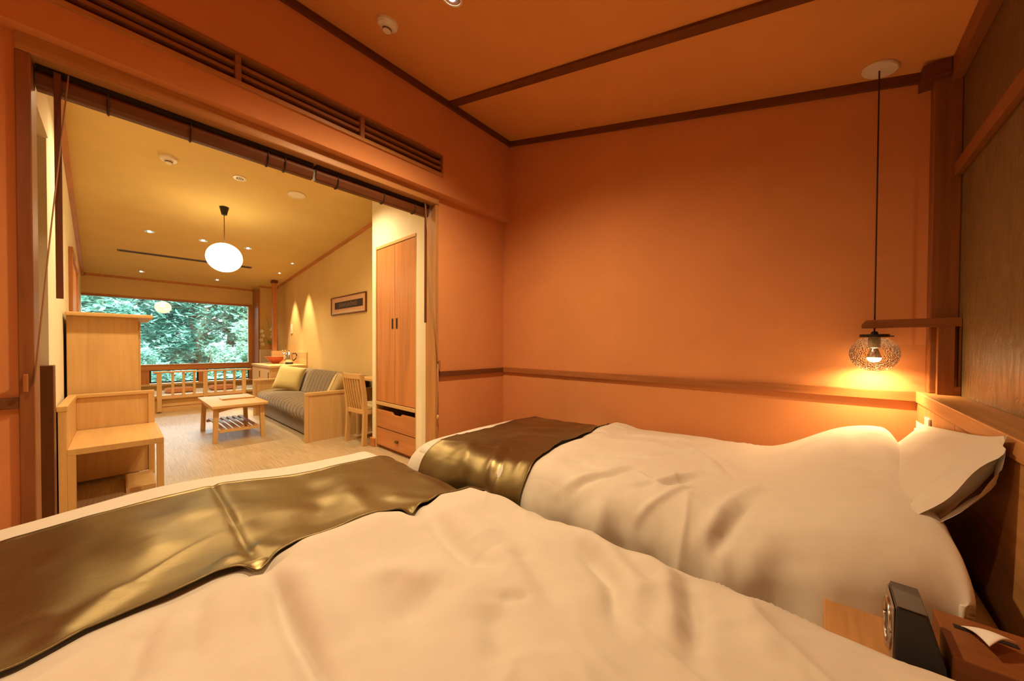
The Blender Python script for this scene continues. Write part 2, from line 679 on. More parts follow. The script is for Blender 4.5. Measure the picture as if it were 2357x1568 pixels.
# chair rail
trim(1, MB().box(XB - .022, XB, YH + .09, YP, .785, .828), 'wood_red_y', 'dark wooden chair rail along the far orange wall')
trim(2, MB().box(OX1, XB - .022, YP - .02, YP, .785, .824), 'wood_dark_x', 'short dark chair rail between opening and corner')
trim(3, MB().box(XL, OX0, YP - .02, YP, .785, .824), 'wood_dark_x', 'dark chair rail left of the opening')
# ceiling edge mouldings
def slope_strip(x0, x1, y0, y1, h, d=0.0):
    return MB().hexa([(x0, y0, ceil_b(y0) - h), (x1, y0, ceil_b(y0) - h), (x1, y1, ceil_b(y1) - h), (x0, y1, ceil_b(y1) - h),
                      (x0, y0, ceil_b(y0) + .005), (x1, y0, ceil_b(y0) + .005), (x1, y1, ceil_b(y1) + .005), (x0, y1, ceil_b(y1) + .005)])
trim(4, slope_strip(XB - .018, XB, YH + .1, YU, .042), 'wood_dark_y', 'sloping dark moulding where far wall meets ceiling', 0)
trim(5, MB().box(XL, XB, YU - .018, YU, ceil_b(YU) - .048, ceil_b(YU)), 'wood_dark_x', 'dark moulding where partition wall meets ceiling')
trim(6, slope_strip(1.642, 1.702, YH, YU - .018, .014), 'wood_dark_y', 'dark batten running across the sloping ceiling', 0)
trim(7, MB().box(XL, XB, YH, YH + .035, ceil_b(YH) - .075, ceil_b(YH) + .006), 'wood_brown_x', 'reddish moulding on top of the olive wall')
trim(8, MB().box(XL, XB - .07, YH, YH + .022, 1.722, 1.772), 'wood_brown_x', 'thin wooden rail across the olive wall')
# corner post beside the olive wall
trim(9, MB().box(XB - .068, XB, YH, YH + .078, .83, ceil_b(YH) - .02), 'wood_brown_z', 'square wooden post in the corner by the olive wall', 0.004)
trim(10, MB().box(XB - .10, XB, YH + .036, YH + .115, ceil_b(YH) - .055, ceil_b(YH) + .008), 'wood_dark_y', 'dark block standing in for the shaded notch above the corner post')  # added block, its dark wood imitates the shade of a notch

# headboard ledge
hb = thing('headboard', 'long wooden headboard ledge with flat shelf top behind both beds', 'headboard', (0.3, YH, 0))
MB().box(XL, XB, YH, -0.322, 0, .782).build('panel', 'wood_mid_x', hb, 0.002)
MB().box(1.747, XB, -0.322, -0.312, .0, .782).build('panel_end', 'wood_mid_z', hb, 0.002)
MB().box(XL, 1.743, -0.322, -0.312, .0, .782).build('panel_front', 'wood_mid_x', hb, 0.002)
MB().box(XL, XB, YH, -0.306, .782, .830).build('shelf_top', 'wood_mid_x', hb, 0.003)

# ================================================================== STRUCTURE: living room
struct('floor', MB().box(-1.2, 2.6, YPB, YW + 0.1, -0.1, 0.0), 'woven_floor', 'tan woven living room floor with fine stripes', 'floor')
m = MB()
a, b = YPB - .05, YW + .15
m.hexa([(-1.2, a, ceil_l(a)), (2.6, a, ceil_l(a)), (2.6, b, ceil_l(b)), (-1.2, b, ceil_l(b)), (-1.2, a, ceil_l(a) + .35), (2.6, a, ceil_l(a) + .35), (2.6, b, ceil_l(b) + .1), (-1.2, b, ceil_l(b) + .1)])
struct('ceiling', m, 'ceil_cream', 'cream living room ceiling with pendant and downlights', 'ceiling')
struct('wall_right', MB().box(XR, XR + .1, 3.42, YW + .1, 0, 2.62), 'wall_cream', 'yellow living room wall behind the sofa', 'wall')
# wall round the built-in wardrobe
m = MB()
m.box(XWD, 2.45, YPB, 3.429, 1.995, 2.68)
m.box(XWD, 2.45, YPB, 2.642, 0, 1.995)
m.box(XWD, 2.45, 3.352, 3.429, 0, 1.995)
m.box(2.30, 2.45, 2.642, 3.352, 0, 1.995)
m.box(1.607, XWD, YPB - .002, YPB + .05, 0, 2.62)
struct('wall_wardrobe', m, 'wall_pale', 'pale wall around the built-in wardrobe', 'wall')
struct('baseboard_wardrobe', MB().box(XWD - .025, XWD + .3, 3.352, 3.44, 0, .085), 'wood_cedar_y', 'short wooden baseboard at the wardrobe wall end', 'baseboard', 0.003)
# left wall (slightly out of square) with a dark doorway by the opening
m = MB()
y0, y1 = 2.92, YW + .1
m.hexa([(left_l(y0) - .1, y0, 0), (left_l(y0), y0, 0), (left_l(y1), y1, 0), (left_l(y1) - .1, y1, 0), (left_l(y0) - .1, y0, 2.68), (left_l(y0), y0, 2.68), (left_l(y1), y1, 2.68), (left_l(y1) - .1, y1, 2.68)])
m.box(-0.34, -0.226, YPB, 2.92, 2.05, 2.68)
struct('wall_living_left', m, 'wall_pale', 'pale living room wall on the left', 'wall')
d2 = thing('door_2', 'dark olive door panel just inside the opening on the left', 'door', (-0.30, 2.6, 0), kind='structure')
MB().box(-0.34, -0.300, YPB, 2.92, 0, 2.05).build('door_panel', 'olive_panel', d2, 0.002)
MB().box(-0.300, -0.212, 2.84, 2.925, 0, .912).build('edge_post', 'wood_dark_z', d2, 0.003)
# wooden sliding door frame on the left wall, deep in the room
d3 = thing('door_3', 'wooden framed sliding door on the left living room wall', 'door', (left_l(5.4), 5.4, 0), kind='structure')
def lw_box(mb, ya, yb, t0, t1, z0, z1):
    return mb.hexa([(left_l(ya) + t0, ya, z0), (left_l(ya) + t1, ya, z0), (left_l(yb) + t1, yb, z0), (left_l(yb) + t0, yb, z0),
                    (left_l(ya) + t0, ya, z1), (left_l(ya) + t1, ya, z1), (left_l(yb) + t1, yb, z1), (left_l(yb) + t0, yb, z1)])
lw_box(MB(), 4.86, 4.95, 0, .022, 0, 1.80).build('frame_post', 'wood_cedar_z', d3, 0.002)
lw_box(MB(), 6.2, 6.3, 0, .022, 0, 1.80).build('frame_post', 'wood_cedar_z', d3, 0.002)
lw_box(MB(), 4.86, 6.3, 0, .026, 1.80, 1.86).build('frame_head', 'wood_cedar_y', d3, 0.002)
lw_box(MB(), 4.95, 6.2, 0, .010, 0, 1.80).build('door_panel', 'wood_cedar_z', d3, 0.002)

# living ceiling mouldings
def lc(x0, x1, ya, yb, h):
    return MB().hexa([(x0, ya, ceil_l(ya) - h), (x1, ya, ceil_l(ya) - h), (x1, yb, ceil_l(yb) - h), (x0, yb, ceil_l(yb) - h),
                      (x0, ya, ceil_l(ya) + .004), (x1, ya, ceil_l(ya) + .004), (x1, yb, ceil_l(yb) + .004), (x0, yb, ceil_l(yb) + .004)])
trim(11, lc(XR - .02, XR, 3.43, 7.86, .04), 'wood_cedar_y', 'wooden moulding along the yellow wall and living room ceiling', 0)
m = MB()
ya, yb = 2.93, YW
m.hexa([(left_l(ya), ya, ceil_l(ya) - .05), (left_l(ya) + .03, ya, ceil_l(ya) - .05), (left_l(yb) + .03, yb, ceil_l(yb) - .05), (left_l(yb), yb, ceil_l(yb) - .05),
        (left_l(ya), ya, ceil_l(ya) + .004), (left_l(ya) + .03, ya, ceil_l(ya) + .004), (left_l(yb) + .03, yb, ceil_l(yb) + .004), (left_l(yb), yb, ceil_l(yb) + .004)])
trim(12, m, 'wood_cedar_y', 'wooden moulding along the left living room wall', 0)
trim(13, MB().box(-.32, 1.75, YW - .02, YW, ceil_l(YW) - .035, ceil_l(YW) + .004), 'wood_cedar_y', 'wooden moulding above the picture window')
trim(14, MB().box(1.755, XR, 7.84, 7.86, ceil_l(7.86) - .035, ceil_l(7.86) + .004), 'wood_cedar_y', 'short moulding above the corner pier')

# window wall: openings for the big pane and two low panes
WX0, WX1, WZ0, WZ1 = -.36, 1.672, .682, 1.752
LZ0, LZ1 = .392, .575
m = MB()
m.box(-.5, 2.2, YW, YW + .1, 0, LZ0 - .03)
m.box(-.5, 2.2, YW, YW + .1, WZ1 + .03, 2.2)
m.box(WX1 + .05, 2.2, YW, YW + .1, LZ0 - .03, WZ1 + .03)
struct('wall_window', m, 'wall_cream', 'living room end wall around the picture window', 'wall')
struct('wall_pier', MB().box(1.757, XR, 7.86, YW, 0, 2.2), 'wall_cream', 'yellow wall pier in the corner beside the picture window', 'wall')
wn = thing('window_1', 'large wood framed picture window with two low panes beneath', 'window', (.66, YW, LZ0), kind='structure')
MB().box(WX0, WX1, YW + .045, YW + .051, WZ0, WZ1).build('pane', 'window_glass', wn)
for a, b in ((.36, .925), (1.07, 1.66)):
    MB().box(a, b, YW + .045, YW + .051, LZ0, LZ1).build('low_pane', 'window_glass', wn)
    q = MB()
    q.box(a - .02, a, YW + .02, YW + .06, LZ0 - .02, LZ1 + .012).box(b, b + .02, YW + .02, YW + .06, LZ0 - .02, LZ1 + .012)
    q.box(a, b, YW + .02, YW + .06, LZ0 - .02, LZ0).box(a, b, YW + .02, YW + .06, LZ1, LZ1 + .012)
    q.build('low_frame', 'black_metal', wn)
MB().box(WX0, WX1 + .05, YW - .02, YW + .1, LZ1 + .012, WZ0).build('sill_beam', 'wood_knotty_x', wn, 0.003)
MB().box(WX0, WX1 + .05, YW - .01, YW + .1, WZ1, WZ1 + .03).build('head_frame', 'wood_red_x', wn, 0.002)
MB().box(WX1, WX1 + .05, YW - .01, YW + .1, LZ0 - .03, WZ1).build('side_frame', 'wood_cedar_z', wn, 0.002)
for a, b in ((WX0, .34), (.945, 1.05)):
    MB().box(a, b, YW - .005, YW + .09, LZ0 - .03, LZ1 + .012).build('mullion', 'wood_cedar_z', wn, 0.002)
MB().box(-.34, 1.72, YW - .09, YW + .02, LZ0 - .055, LZ0 - .028).build('low_sill', 'wood_light_x', wn, 0.003)
trim(15, MB().box(1.735, 1.757, 7.845, YW, 0, 2.06), 'wood_red_z', 'thin wooden edge strip on the corner pier')

# ================================================================== BEDS
def bed_profile(a, w, R):
    """arc length beyond the flat part -> (outward position, drop)"""
    s = np.sign(a)
    q = np.abs(a) - (w - R)
    th = np.clip(q / R, 0, math.pi / 2)
    pos = np.where(q <= 0, np.abs(a), w - R + R * np.sin(th))
    drop = np.where(q <= 0, 0, R * (1 - np.cos(th))) + np.clip(q - R * math.pi / 2, 0, None)
    return s * pos, drop


class BedCloth:
    def __init__(s, x0, x1, y0, y1, R, top, fold, drape, head_R=0.05, head_drape=0.08, foot_drape=0.30):
        s.x0, s.x1, s.y0, s.y1, s.R, s.top, s.fold = x0, x1, y0, y1, R, top, fold
        s.drape, s.hR, s.hd, s.fd = drape, head_R, head_drape, foot_drape

    def surface(s, U, V):
        """U,V arc coordinates in metres: U across measured from centre, V along measured from the bed centre"""
        xc, yc = (s.x0 + s.x1) / 2, (s.y0 + s.y1) / 2
        X, dx = bed_profile(U, (s.x1 - s.x0) / 2, s.R)
        Yf, dyf = bed_profile(np.maximum(V, 0), (s.y1 - s.y0) / 2, s.R * 0.8)
        Yh, dyh = bed_profile(np.minimum(V, 0), (s.y1 - s.y0) / 2, s.hR)
        Y = np.where(V >= 0, Yf, Yh)
        dy = np.where(V >= 0, dyf, dyh)
        x, y = xc + X, yc + Y
        d = np.maximum(dx, dy) + 0.35 * np.minimum(dx, dy)
        z = s.top(x, y) - d
        # drape waves on the hanging parts
        wx = np.clip(dx - 0.05, 0, 0.35)
        wy = np.clip(dyf - 0.05, 0, 0.35)
        x = x + np.sign(U) * wx * (0.10 + 0.10 * np.sin(V * 9.0 + 1.3) + 0.07 * np.sin(V * 21 + 0.4))
        y = y + wy * (0.10 + 0.10 * np.sin(U * 8.0 + 0.3))
        P = np.stack([x, y, z], -1)
        # normals of the base surface
        gu = np.gradient(P, axis=0)
        gv = np.gradient(P, axis=1)
        N = np.cross(gu, gv)
        N /= np.linalg.norm(N, axis=-1, keepdims=True) + 1e-9
        return P, N, x, y, dx, dy

    def sheet(s, u, v, extra=None, offset=0.0):
        U, V = np.meshgrid(u, v, indexing='ij')
        P, N, x, y, dx, dy = s.surface(U, V)
        h = s.fold(x, y, dx, dy, U, V) + offset
        if extra is not None:
            h = h + extra(x, y, U, V)
        return P + N * h[..., None]


def soft(x, y, seed, sc, amp, ax=1.0, ay=1.0):
    return amp * (vnoise(x * sc * ax + 7.3, y * sc * ay + 3.1, seed) + 0.5 * vnoise(x * sc * 2.1 * ax, y * sc * 2.1 * ay, seed + 1))


def creases(x, y, seed, sc, amp, ang):
    """thin irregular wrinkle lines: ridged noise stretched along ang"""
    c, s_ = math.cos(ang), math.sin(ang)
    p = (x * c + y * s_)
    q = (-x * s_ + y * c)
    n = vnoise(p * sc * 0.45 + 5, q * sc + 9 + 0.6 * vnoise(p * 3, q * 3, seed + 5), seed)
    mask = np.clip(vnoise(p * 2.2 + 1, q * 2.2 + 4, seed + 9) * 1.6, 0, 1)
    return amp * mask * (1 - np.abs(n)) ** 5


# ---------- near bed
RUN1_LO = [(-.6, .93), (-.11, .957), (-.041, .987), (.072, .987), (.143, 1.001), (.22, .986), (.301, 1.013), (.427, .997), (.601, .965), (.725, .963), (.87, .915), (1.2, .90)]


def run1_lo(x):
    return np.interp(x, [p[0] for p in RUN1_LO], [p[1] for p in RUN1_LO])


def top1(x, y):
    lo = run1_lo(x)
    foot = .464 + .040 * np.exp(-((x - .12) / .34) ** 2)
    head = .488 + .012 * np.cos((x - .3) * 2.4) + .016 * sstep(.5, -.2, y)
    t = sstep(lo - .06, lo + .16, y)
    z = head * (1 - t) + (foot - .012 * np.exp(-((y - lo - .1) / .25) ** 2)) * t
    return z + .022 * np.exp(-((y - (lo - .09)) / .085) ** 2)      # duvet swells in front of the runner


def fold1(x, y, dx, dy, U, V):
    lo = run1_lo(x)
    duv = 1 - sstep(lo - .02, lo + .05, y)
    h = soft(x, y, 3, 5.0, .008) * (0.35 + 0.65 * duv)
    f = creases(x, y, 21, 9, .009, 0.9) + creases(x, y, 33, 13, .007, 2.2)
    f += ridge(x, y, [(.216, .94), (.222, .857), (.214, .747), (.209, .621), (.2, .5)], .018, -.016)
    f += ridge(x, y, [(.265, .93), (.27, .85), (.262, .74), (.255, .62)], .028, .008)
    f += ridge(x, y, [(.871, .577), (.819, .399), (.735, .288), (.632, .239)], .035, .016)
    f += ridge(x, y, [(.83, .50), (.736, .345), (.608, .275)], .022, -.014)
    f += ridge(x, y, [(.877, .39), (.815, .26), (.70, .207), (.596, .178)], .030, .015)
    f += ridge(x, y, [(.856, .226), (.728, .176), (.626, .157)], .022, -.015)
    f += ridge(x, y, [(.639, .955), (.60, .80), (.572, .646), (.608, .534)], .030, -.014)
    f += ridge(x, y, [(.70, .90), (.67, .76), (.66, .62)], .06, .012)
    f += ridge(x, y, [(.52, .50), (.575, .45)], .014, -.007)
    f += ridge(x, y, [(.715, .63), (.648, .489), (.583, .385)], .03, -.011)
    f += ridge(x, y, [(.507, .505), (.458, .433), (.414, .382)], .03, -.010)
    f += ridge(x, y, [(.057, .938), (.026, .886), (.0, .80), (-.04, .7)], .022, -.010)
    f += ridge(x, y, [(.11, .95), (.09, .86), (.07, .76)], .022, -.007)
    f += ridge(x, y, [(.319, .631), (.405, .617), (.519, .632)], .05, -.012)
    f += ridge(x, y, [(.36, .76), (.43, .72), (.47, .63)], .03, .008)
    f += ridge(x, y, [(.849, .124), (.781, .073), (.708, .054)], .03, .008)
    f += ridge(x, y, [(.245, .93), (.33, .975), (.46, .955), (.57, .91)], .05, .012)
    f += ridge(x, y, [(.665, .965), (.75, .95), (.87, .90)], .06, .014)
    f += ridge(x, y, [(.625, 1.0), (.60, .94), (.585, .88)], .022, -.022)
    f += ridge(x, y, [(.215, 1.01), (.222, .93)], .028, -.020)
    return h + 1.6 * f * duv


bed1 = thing('bed', 'near bed with white duvet and brown satin runner, filling the foreground', 'bed', (.3, .78, 0), group='twin beds')
BC1 = BedCloth(-.40, .955, -.285, 1.875, .13, top1, fold1, .3)
u1 = np.linspace(-(1.355 / 2 + .25), (1.355 / 2 + .25), 250)
v1 = np.concatenate([np.linspace(-(2.16 / 2 + .03), -.3, 110), np.linspace(-.3, .35, 180)[1:], np.linspace(.35, 2.16 / 2 + .26, 80)[1:]])
array_mesh('duvet', BC1.sheet(u1, v1), 'duvet_white', bed1, off=bed1.location)
MB().box(-.36, .90, -.30, 1.82, .20, .43).build('mattress', 'sheet_white', bed1, .05, True, 4)
MB().box(-.35, .89, -.305, 1.80, .03, .20).build('base', 'bed_base', bed1, .01)


def run_sheet(BC, lo, hi, nu, nv, u_lim, yc, extra, offset):
    """runner: follows the bed cloth between two wavy edges"""
    u = np.linspace(u_lim[0], u_lim[1], nu)
    t = np.linspace(0, 1, nv)
    xc = (BC.x0 + BC.x1) / 2
    X, _ = bed_profile(u, (BC.x1 - BC.x0) / 2, BC.R)
    a = lo(xc + X) - yc
    b = hi(xc + X) - yc
    U = np.repeat(u[:, None], nv, 1)
    V = a[:, None] + (b - a)[:, None] * t[None]
    P, N, x, y, dx, dy = BC.surface(U, V)
    edge = np.minimum(t, 1 - t)[None] * (b - a)[:, None]
    h = BC.fold(x, y, dx, dy, U, V) + offset + extra(x, y, U, V) + .004 * np.exp(-(edge / .006) ** 2)
    return P + N * h[..., None]


def run1_hi(x):
    return np.interp(x, [-.6, -.22, -.15, -.02, .13, .25, .39, .54, .72, .82, 1.2], [1.63, 1.63, 1.635, 1.635, 1.635, 1.635, 1.63, 1.62, 1.62, 1.62, 1.60])


def rfold1(x, y, U, V):
    h = ridge(x, y, [(.224, 1.74), (.219, 1.316), (.212, 1.0)], .010, -.006, .1)
    h += ridge(x, y, [(.250, 1.74), (.246, 1.316), (.24, 1.0)], .03, .003, .1)
    h += ridge(x, y, [(.215, 1.10), (.26, 1.04), (.30, 1.02)], .025, .006)
    h += ridge(x, y, [(.16, 1.08), (.20, 1.03)], .02, .006)
    h += ridge(x, y, [(-.066, 1.669), (.041, 1.344), (.096, 1.102)], .06, .007)
    h += ridge(x, y, [(.468, 1.678), (.476, 1.406), (.42, 1.133)], .05, -.007)
    h += ridge(x, y, [(.60, 1.5), (.55, 1.2), (.52, 1.02)], .04, .006)
    h += ridge(x, y, [(.03, 1.12), (-.05, 1.05), (-.1, .98)], .03, .010)
    h += ridge(x, y, [(.64, 1.2), (.70, 1.08), (.74, 1.0)], .03, .008)
    h += soft(x, y, 41, 6, .0045) + creases(x, y, 45, 8, .004, 0.4)
    h += .0035 * vnoise(x * 22, y * 3, 8) * sstep(1.62, 1.75, y)
    return h


r1 = array_mesh('bed_runner', run_sheet(BC1, run1_lo, run1_hi, 240, 110, (-(1.355 / 2 + .2), (1.355 / 2 + .2)), .795, rfold1, .007), 'satin_brown')
tag(r1, 'brown satin bed runner across the foot of the near bed', 'bed runner', 'bed runners')
md = r1.modifiers.new('thickness', 'SOLIDIFY')
md.thickness = .003
md.offset = 1

# ---------- far bed
def run2_lo(x):
    return np.interp(x, [.9, 1.10, 1.20, 1.33, 1.54, 1.73, 2.04, 2.27, 2.5], [.93, .945, .95, .985, 1.02, 1.008, 1.06, 1.053, 1.05])


def run2_hi(x):
    return np.interp(x, [.9, 1.15, 1.25, 1.57, 1.94, 2.2, 2.5], [1.69, 1.68, 1.66, 1.66, 1.69, 1.70, 1.70])


def top2(x, y):
    far = sstep(1.15, 2.2, x)
    z = .478 + .030 * sstep(1.8, .1, y) + .014 * np.sin((x - 1.15) * 2.7)
    lo = run2_lo(x)
    z = z - .026 * sstep(lo - .06, lo + .10, y) + .018 * np.exp(-((y - (lo - .08)) / .08) ** 2)
    z = z + (.115 + .055 * far) * sstep(.26, -.17, y)              # pillow under the duvet
    return z


def fold2(x, y, dx, dy, U, V):
    lo = run2_lo(x)
    duv = 1 - sstep(lo - .02, lo + .05, y)
    side = sstep(.01, .10, dx)
    hump = sstep(.30, .05, y)
    h = soft(x, y, 13, 5.0, .006) * (1 - .6 * hump) * (.35 + .65 * duv)
    f = (creases(x, y, 51, 9, .013, 0.35) + creases(x, y, 57, 14, .010, 1.4)) * (1 - .75 * hump)
    f += side * .011 * vnoise(V * 9 + 2 + U * 2, U * 1.3, 77) + side * .009 * vnoise(V * 19 - U * 5, U * 2.2, 78) * (1 - .5 * hump)
    f += ridge(x, y, [(2.007, .581), (1.741, .359), (1.489, .222)], .04, .012)
    f += ridge(x, y, [(1.95, .50), (1.70, .32), (1.50, .22)], .025, -.012)
    f += ridge(x, y, [(1.25, .567), (1.30, .45), (1.40, .42), (1.55, .36)], .022, .012)
    f += ridge(x, y, [(1.25, .52), (1.32, .42), (1.45, .36)], .018, -.011)
    f += ridge(x, y, [(1.12, .30), (1.20, .24), (1.35, .20), (1.5, .15)], .025, .012)
    f += ridge(x, y, [(1.12, .24), (1.20, .20), (1.32, .155)], .02, -.014)
    f += ridge(x, y, [(1.875, -.16), (1.622, -.17), (1.436, -.175)], .02, .004)
    f += ridge(x, y, [(2.11, -.09), (1.689, -.11), (1.389, -.125)], .022, -.004)
    f += ridge(x, y, [(1.40, .86), (1.55, .72), (1.62, .55)], .03, -.008)
    f += ridge(x, y, [(1.16, .78), (1.30, .66), (1.48, .60)], .016, .008) + ridge(x, y, [(1.16, .73), (1.30, .62), (1.46, .565)], .014, -.008)
    f += ridge(x, y, [(1.14, .48), (1.24, .40), (1.38, .33)], .014, .008) + ridge(x, y, [(1.62, .62), (1.74, .50), (1.80, .36)], .014, -.007)
    f += ridge(x, y, [(1.95, .86), (2.02, .70), (2.05, .5)], .02, .007) + ridge(x, y, [(1.30, .92), (1.36, .80), (1.35, .68)], .014, -.006)
    f += ridge(x, y, [(1.75, .9), (1.85, .7), (1.83, .52)], .04, .008)
    return h + 1.5 * f * duv


bed2 = thing('bed', 'far bed along the orange wall, its white duvet humped over a pillow', 'bed', (1.7, .78, 0), group='twin beds')
BC2 = BedCloth(1.135, 2.312, -.225, 1.835, .15, top2, fold2, .3, head_R=.045, head_drape=.1)
hw = (2.312 - 1.135) / 2
u2 = np.concatenate([np.linspace(-(hw + .30), -.3, 150), np.linspace(-.3, hw + .01, 130)[1:]])
v2 = np.concatenate([np.linspace(-(2.06 / 2 + .07), -.85, 60), np.linspace(-.85, .3, 190)[1:], np.linspace(.3, 2.06 / 2 + .26, 90)[1:]])
array_mesh('duvet', BC2.sheet(u2, v2), 'duvet_white', bed2, off=bed2.location)
MB().box(1.165, 2.31, -.30, 1.80, .20, .435).build('mattress', 'sheet_white', bed2, .05, True, 4)
MB().box(1.17, 2.32, -.305, 1.79, .03, .20).build('base', 'bed_base', bed2, .01)


def rfold2(x, y, U, V):
    h = soft(x, y, 61, 6, .006) + creases(x, y, 65, 8, .006, 1.9)
    h += ridge(x, y, [(1.35, 1.55), (1.25, 1.4), (1.12, 1.3)], .04, .012)
    h += ridge(x, y, [(1.45, 1.35), (1.28, 1.22), (1.12, 1.16)], .03, .012)
    h += ridge(x, y, [(1.40, 1.25), (1.24, 1.16), (1.12, 1.10)], .025, -.010)
    h += ridge(x, y, [(1.5, 1.15), (1.3, 1.05), (1.15, 1.02)], .03, .010)
    h += ridge(x, y, [(1.9, 1.2), (1.8, 1.35), (1.75, 1.5)], .04, .008)
    h += .004 * vnoise(V * 14, U * 3, 18) * sstep(-.35, -.6, U)
    return h


r2 = array_mesh('bed_runner', run_sheet(BC2, run2_lo, run2_hi, 220, 110, (-(hw + .26), hw + .005), .805, rfold2, .007), 'satin_brown')
tag(r2, 'brown satin bed runner across the foot of the far bed', 'bed runner', 'bed runners')
md = r2.modifiers.new('thickness', 'SOLIDIFY')
md.thickness = .003
md.offset = 1

# ---------- pillow leaning on the headboard of the far bed
n, mm_ = 60, 40
aa = np.linspace(-1, 1, n)
bb = np.linspace(-1, 1, mm_)
A, Bq = np.meshgrid(aa, bb, indexing='ij')
ear = 1 + .07 * (np.abs(A) ** 6) * (np.abs(Bq) ** 6)
def pillow_grid(sx, sz, thick, sgn):
    t = thick * ((1 - np.abs(A) ** 5.0) ** .6) * ((1 - np.abs(Bq) ** 4.0) ** .6)
    pinch = 1 - .05 * (1 - np.abs(Bq) ** 2) * np.abs(A) ** 4
    wr = .006 * vnoise(A * 4 + 3, Bq * 7 + sgn, 91) + .010 * np.exp(-((Bq - .35 - .25 * A) / .10) ** 2) * sstep(-.9, .2, -A)
    return np.stack([A * sx * pinch * ear, Bq * sz * ear, sgn * (t + wr * (t / thick))], -1)
root_p = thing('pillow', 'white pillow leaning on the headboard of the far bed', 'pillow', (1.735, -.195, .566))
def place_pillow(G):
    tilt = math.radians(57)
    x = G[..., 0]
    yb, tz = G[..., 1], G[..., 2]
    y = -yb * math.cos(tilt) + tz * math.sin(tilt)
    z = yb * math.sin(tilt) + tz * math.cos(tilt)
    z = z - .055 * (x / .45)
    y = np.where(y < -.095, -.095 + (y + .095) * .12, y)
    return np.stack([x, y, z], -1)
array_mesh('cover_top', place_pillow(pillow_grid(.452, .235, .044, 1)), 'duvet_white', root_p)
array_mesh('cover_under', place_pillow(pillow_grid(.452, .235, .044, -1)), 'duvet_white', root_p)
# open end of the pillow case: a loose flap of fabric at the near end
FA, FB = np.meshgrid(np.linspace(0, 1, 14), np.linspace(-.95, .97, 26), indexing='ij')
FT = .030 * (1 - np.abs(FB) ** 4) * (1 - .5 * FA)
for sg in (1, -1):
    G = np.stack([-.425 - .050 * FA * (1 + .2 * FB), FB * .235 * (1 - .05 * FA), sg * FT + .006 * np.sin(FB * 7 + FA * 3)], -1)
    array_mesh('case_flap', place_pillow(G), 'duvet_white', root_p)

# ================================================================== NIGHTSTAND AND WHAT STANDS ON IT
ns = thing('nightstand', 'low wooden nightstand squeezed between the two beds', 'nightstand', (1.03, -.16, 0))
MB().box(.965, 1.128, -.309, -.009, .395, .42).build('top', 'wood_mid_x', ns, .002)
MB().box(.972, 1.122, -.309, -.02, .02, .395).build('body', 'wood_mid_z', ns, .002)
MB().box(.98, 1.115, -.02, -.008, .22, .385).build('drawer', 'wood_mid_x', ns, .002)
ck = thing('alarm_clock', 'black alarm clock with rounded glass face on the nightstand', 'clock', (1.0, -.135, .42))
MB().prism([(-.105, .42), (-.172, .42), (-.168, .46), (-.147, .54), (-.107, .54)], 'x', .952, 1.052).build('case', 'clock_black', ck, .004)
MB().prism([(-.1085, .5405), (-.146, .5405), (-.146, .543), (-.1085, .543)], 'x', .955, 1.049).build('lit_top', 'clock_black_lit', ck, .001)  # lighter grey paints the light falling on the case top
MB().box(.957, 1.047, -.106, -.1035, .428, .535).build('dial', 'clock_face', ck, .001)
q = MB()
ring = [(1.002 + .038 * math.cos(t), -.1015, .482 + .045 * math.sin(t)) for t in np.linspace(0, 2 * math.pi, 33)]
q.tube(ring, .003, 8)
q.build('bezel', 'steel', ck, smooth=True)
q = MB().tube([(1.002, -.1022, .482), (1.012, -.1022, .505)], .0012, 6).tube([(1.002, -.1022, .482), (.985, -.1022, .478)], .0012, 6)
q.build('hands', 'black_metal', ck)
tb = thing('tissue_box', 'brown wooden tissue box on the nightstand beside the clock', 'tissue box', (1.02, -.235, .42))
MB().box(.968, 1.118, -.306, -.176, .42, .482).build('box', 'wood_brown_y', tb, .003)
MB().box(1.066, 1.078, -.270, -.196, .4815, .4835).build('slot', 'dark_recess', tb)
tg = np.zeros((16, 16, 3))
c0, c1, c2 = np.array((1.078, -.206, .484)), np.array((1.050, -.262, .500)), np.array((1.002, -.222, .502))
for i in range(16):
    for j in range(16):
        s_, t_ = i / 15, j / 15
        p = c0 * (1 - t_) + (c1 * (1 - s_) + c2 * s_) * t_
        p = p + np.array((0, 0, .010 * math.sin(math.pi * s_) * t_ + .006 * math.sin(t_ * 3)))
        tg[i, j] = p
tis = array_mesh('tissue', tg, 'tissue', tb, off=tb.location)
md = tis.modifiers.new('thickness', 'SOLIDIFY')
md.thickness = .002
tis['label'] = 'white tissue pulled out of the slot'

# ================================================================== BEDSIDE PENDANTS
px_, py_ = 2.234, -.17


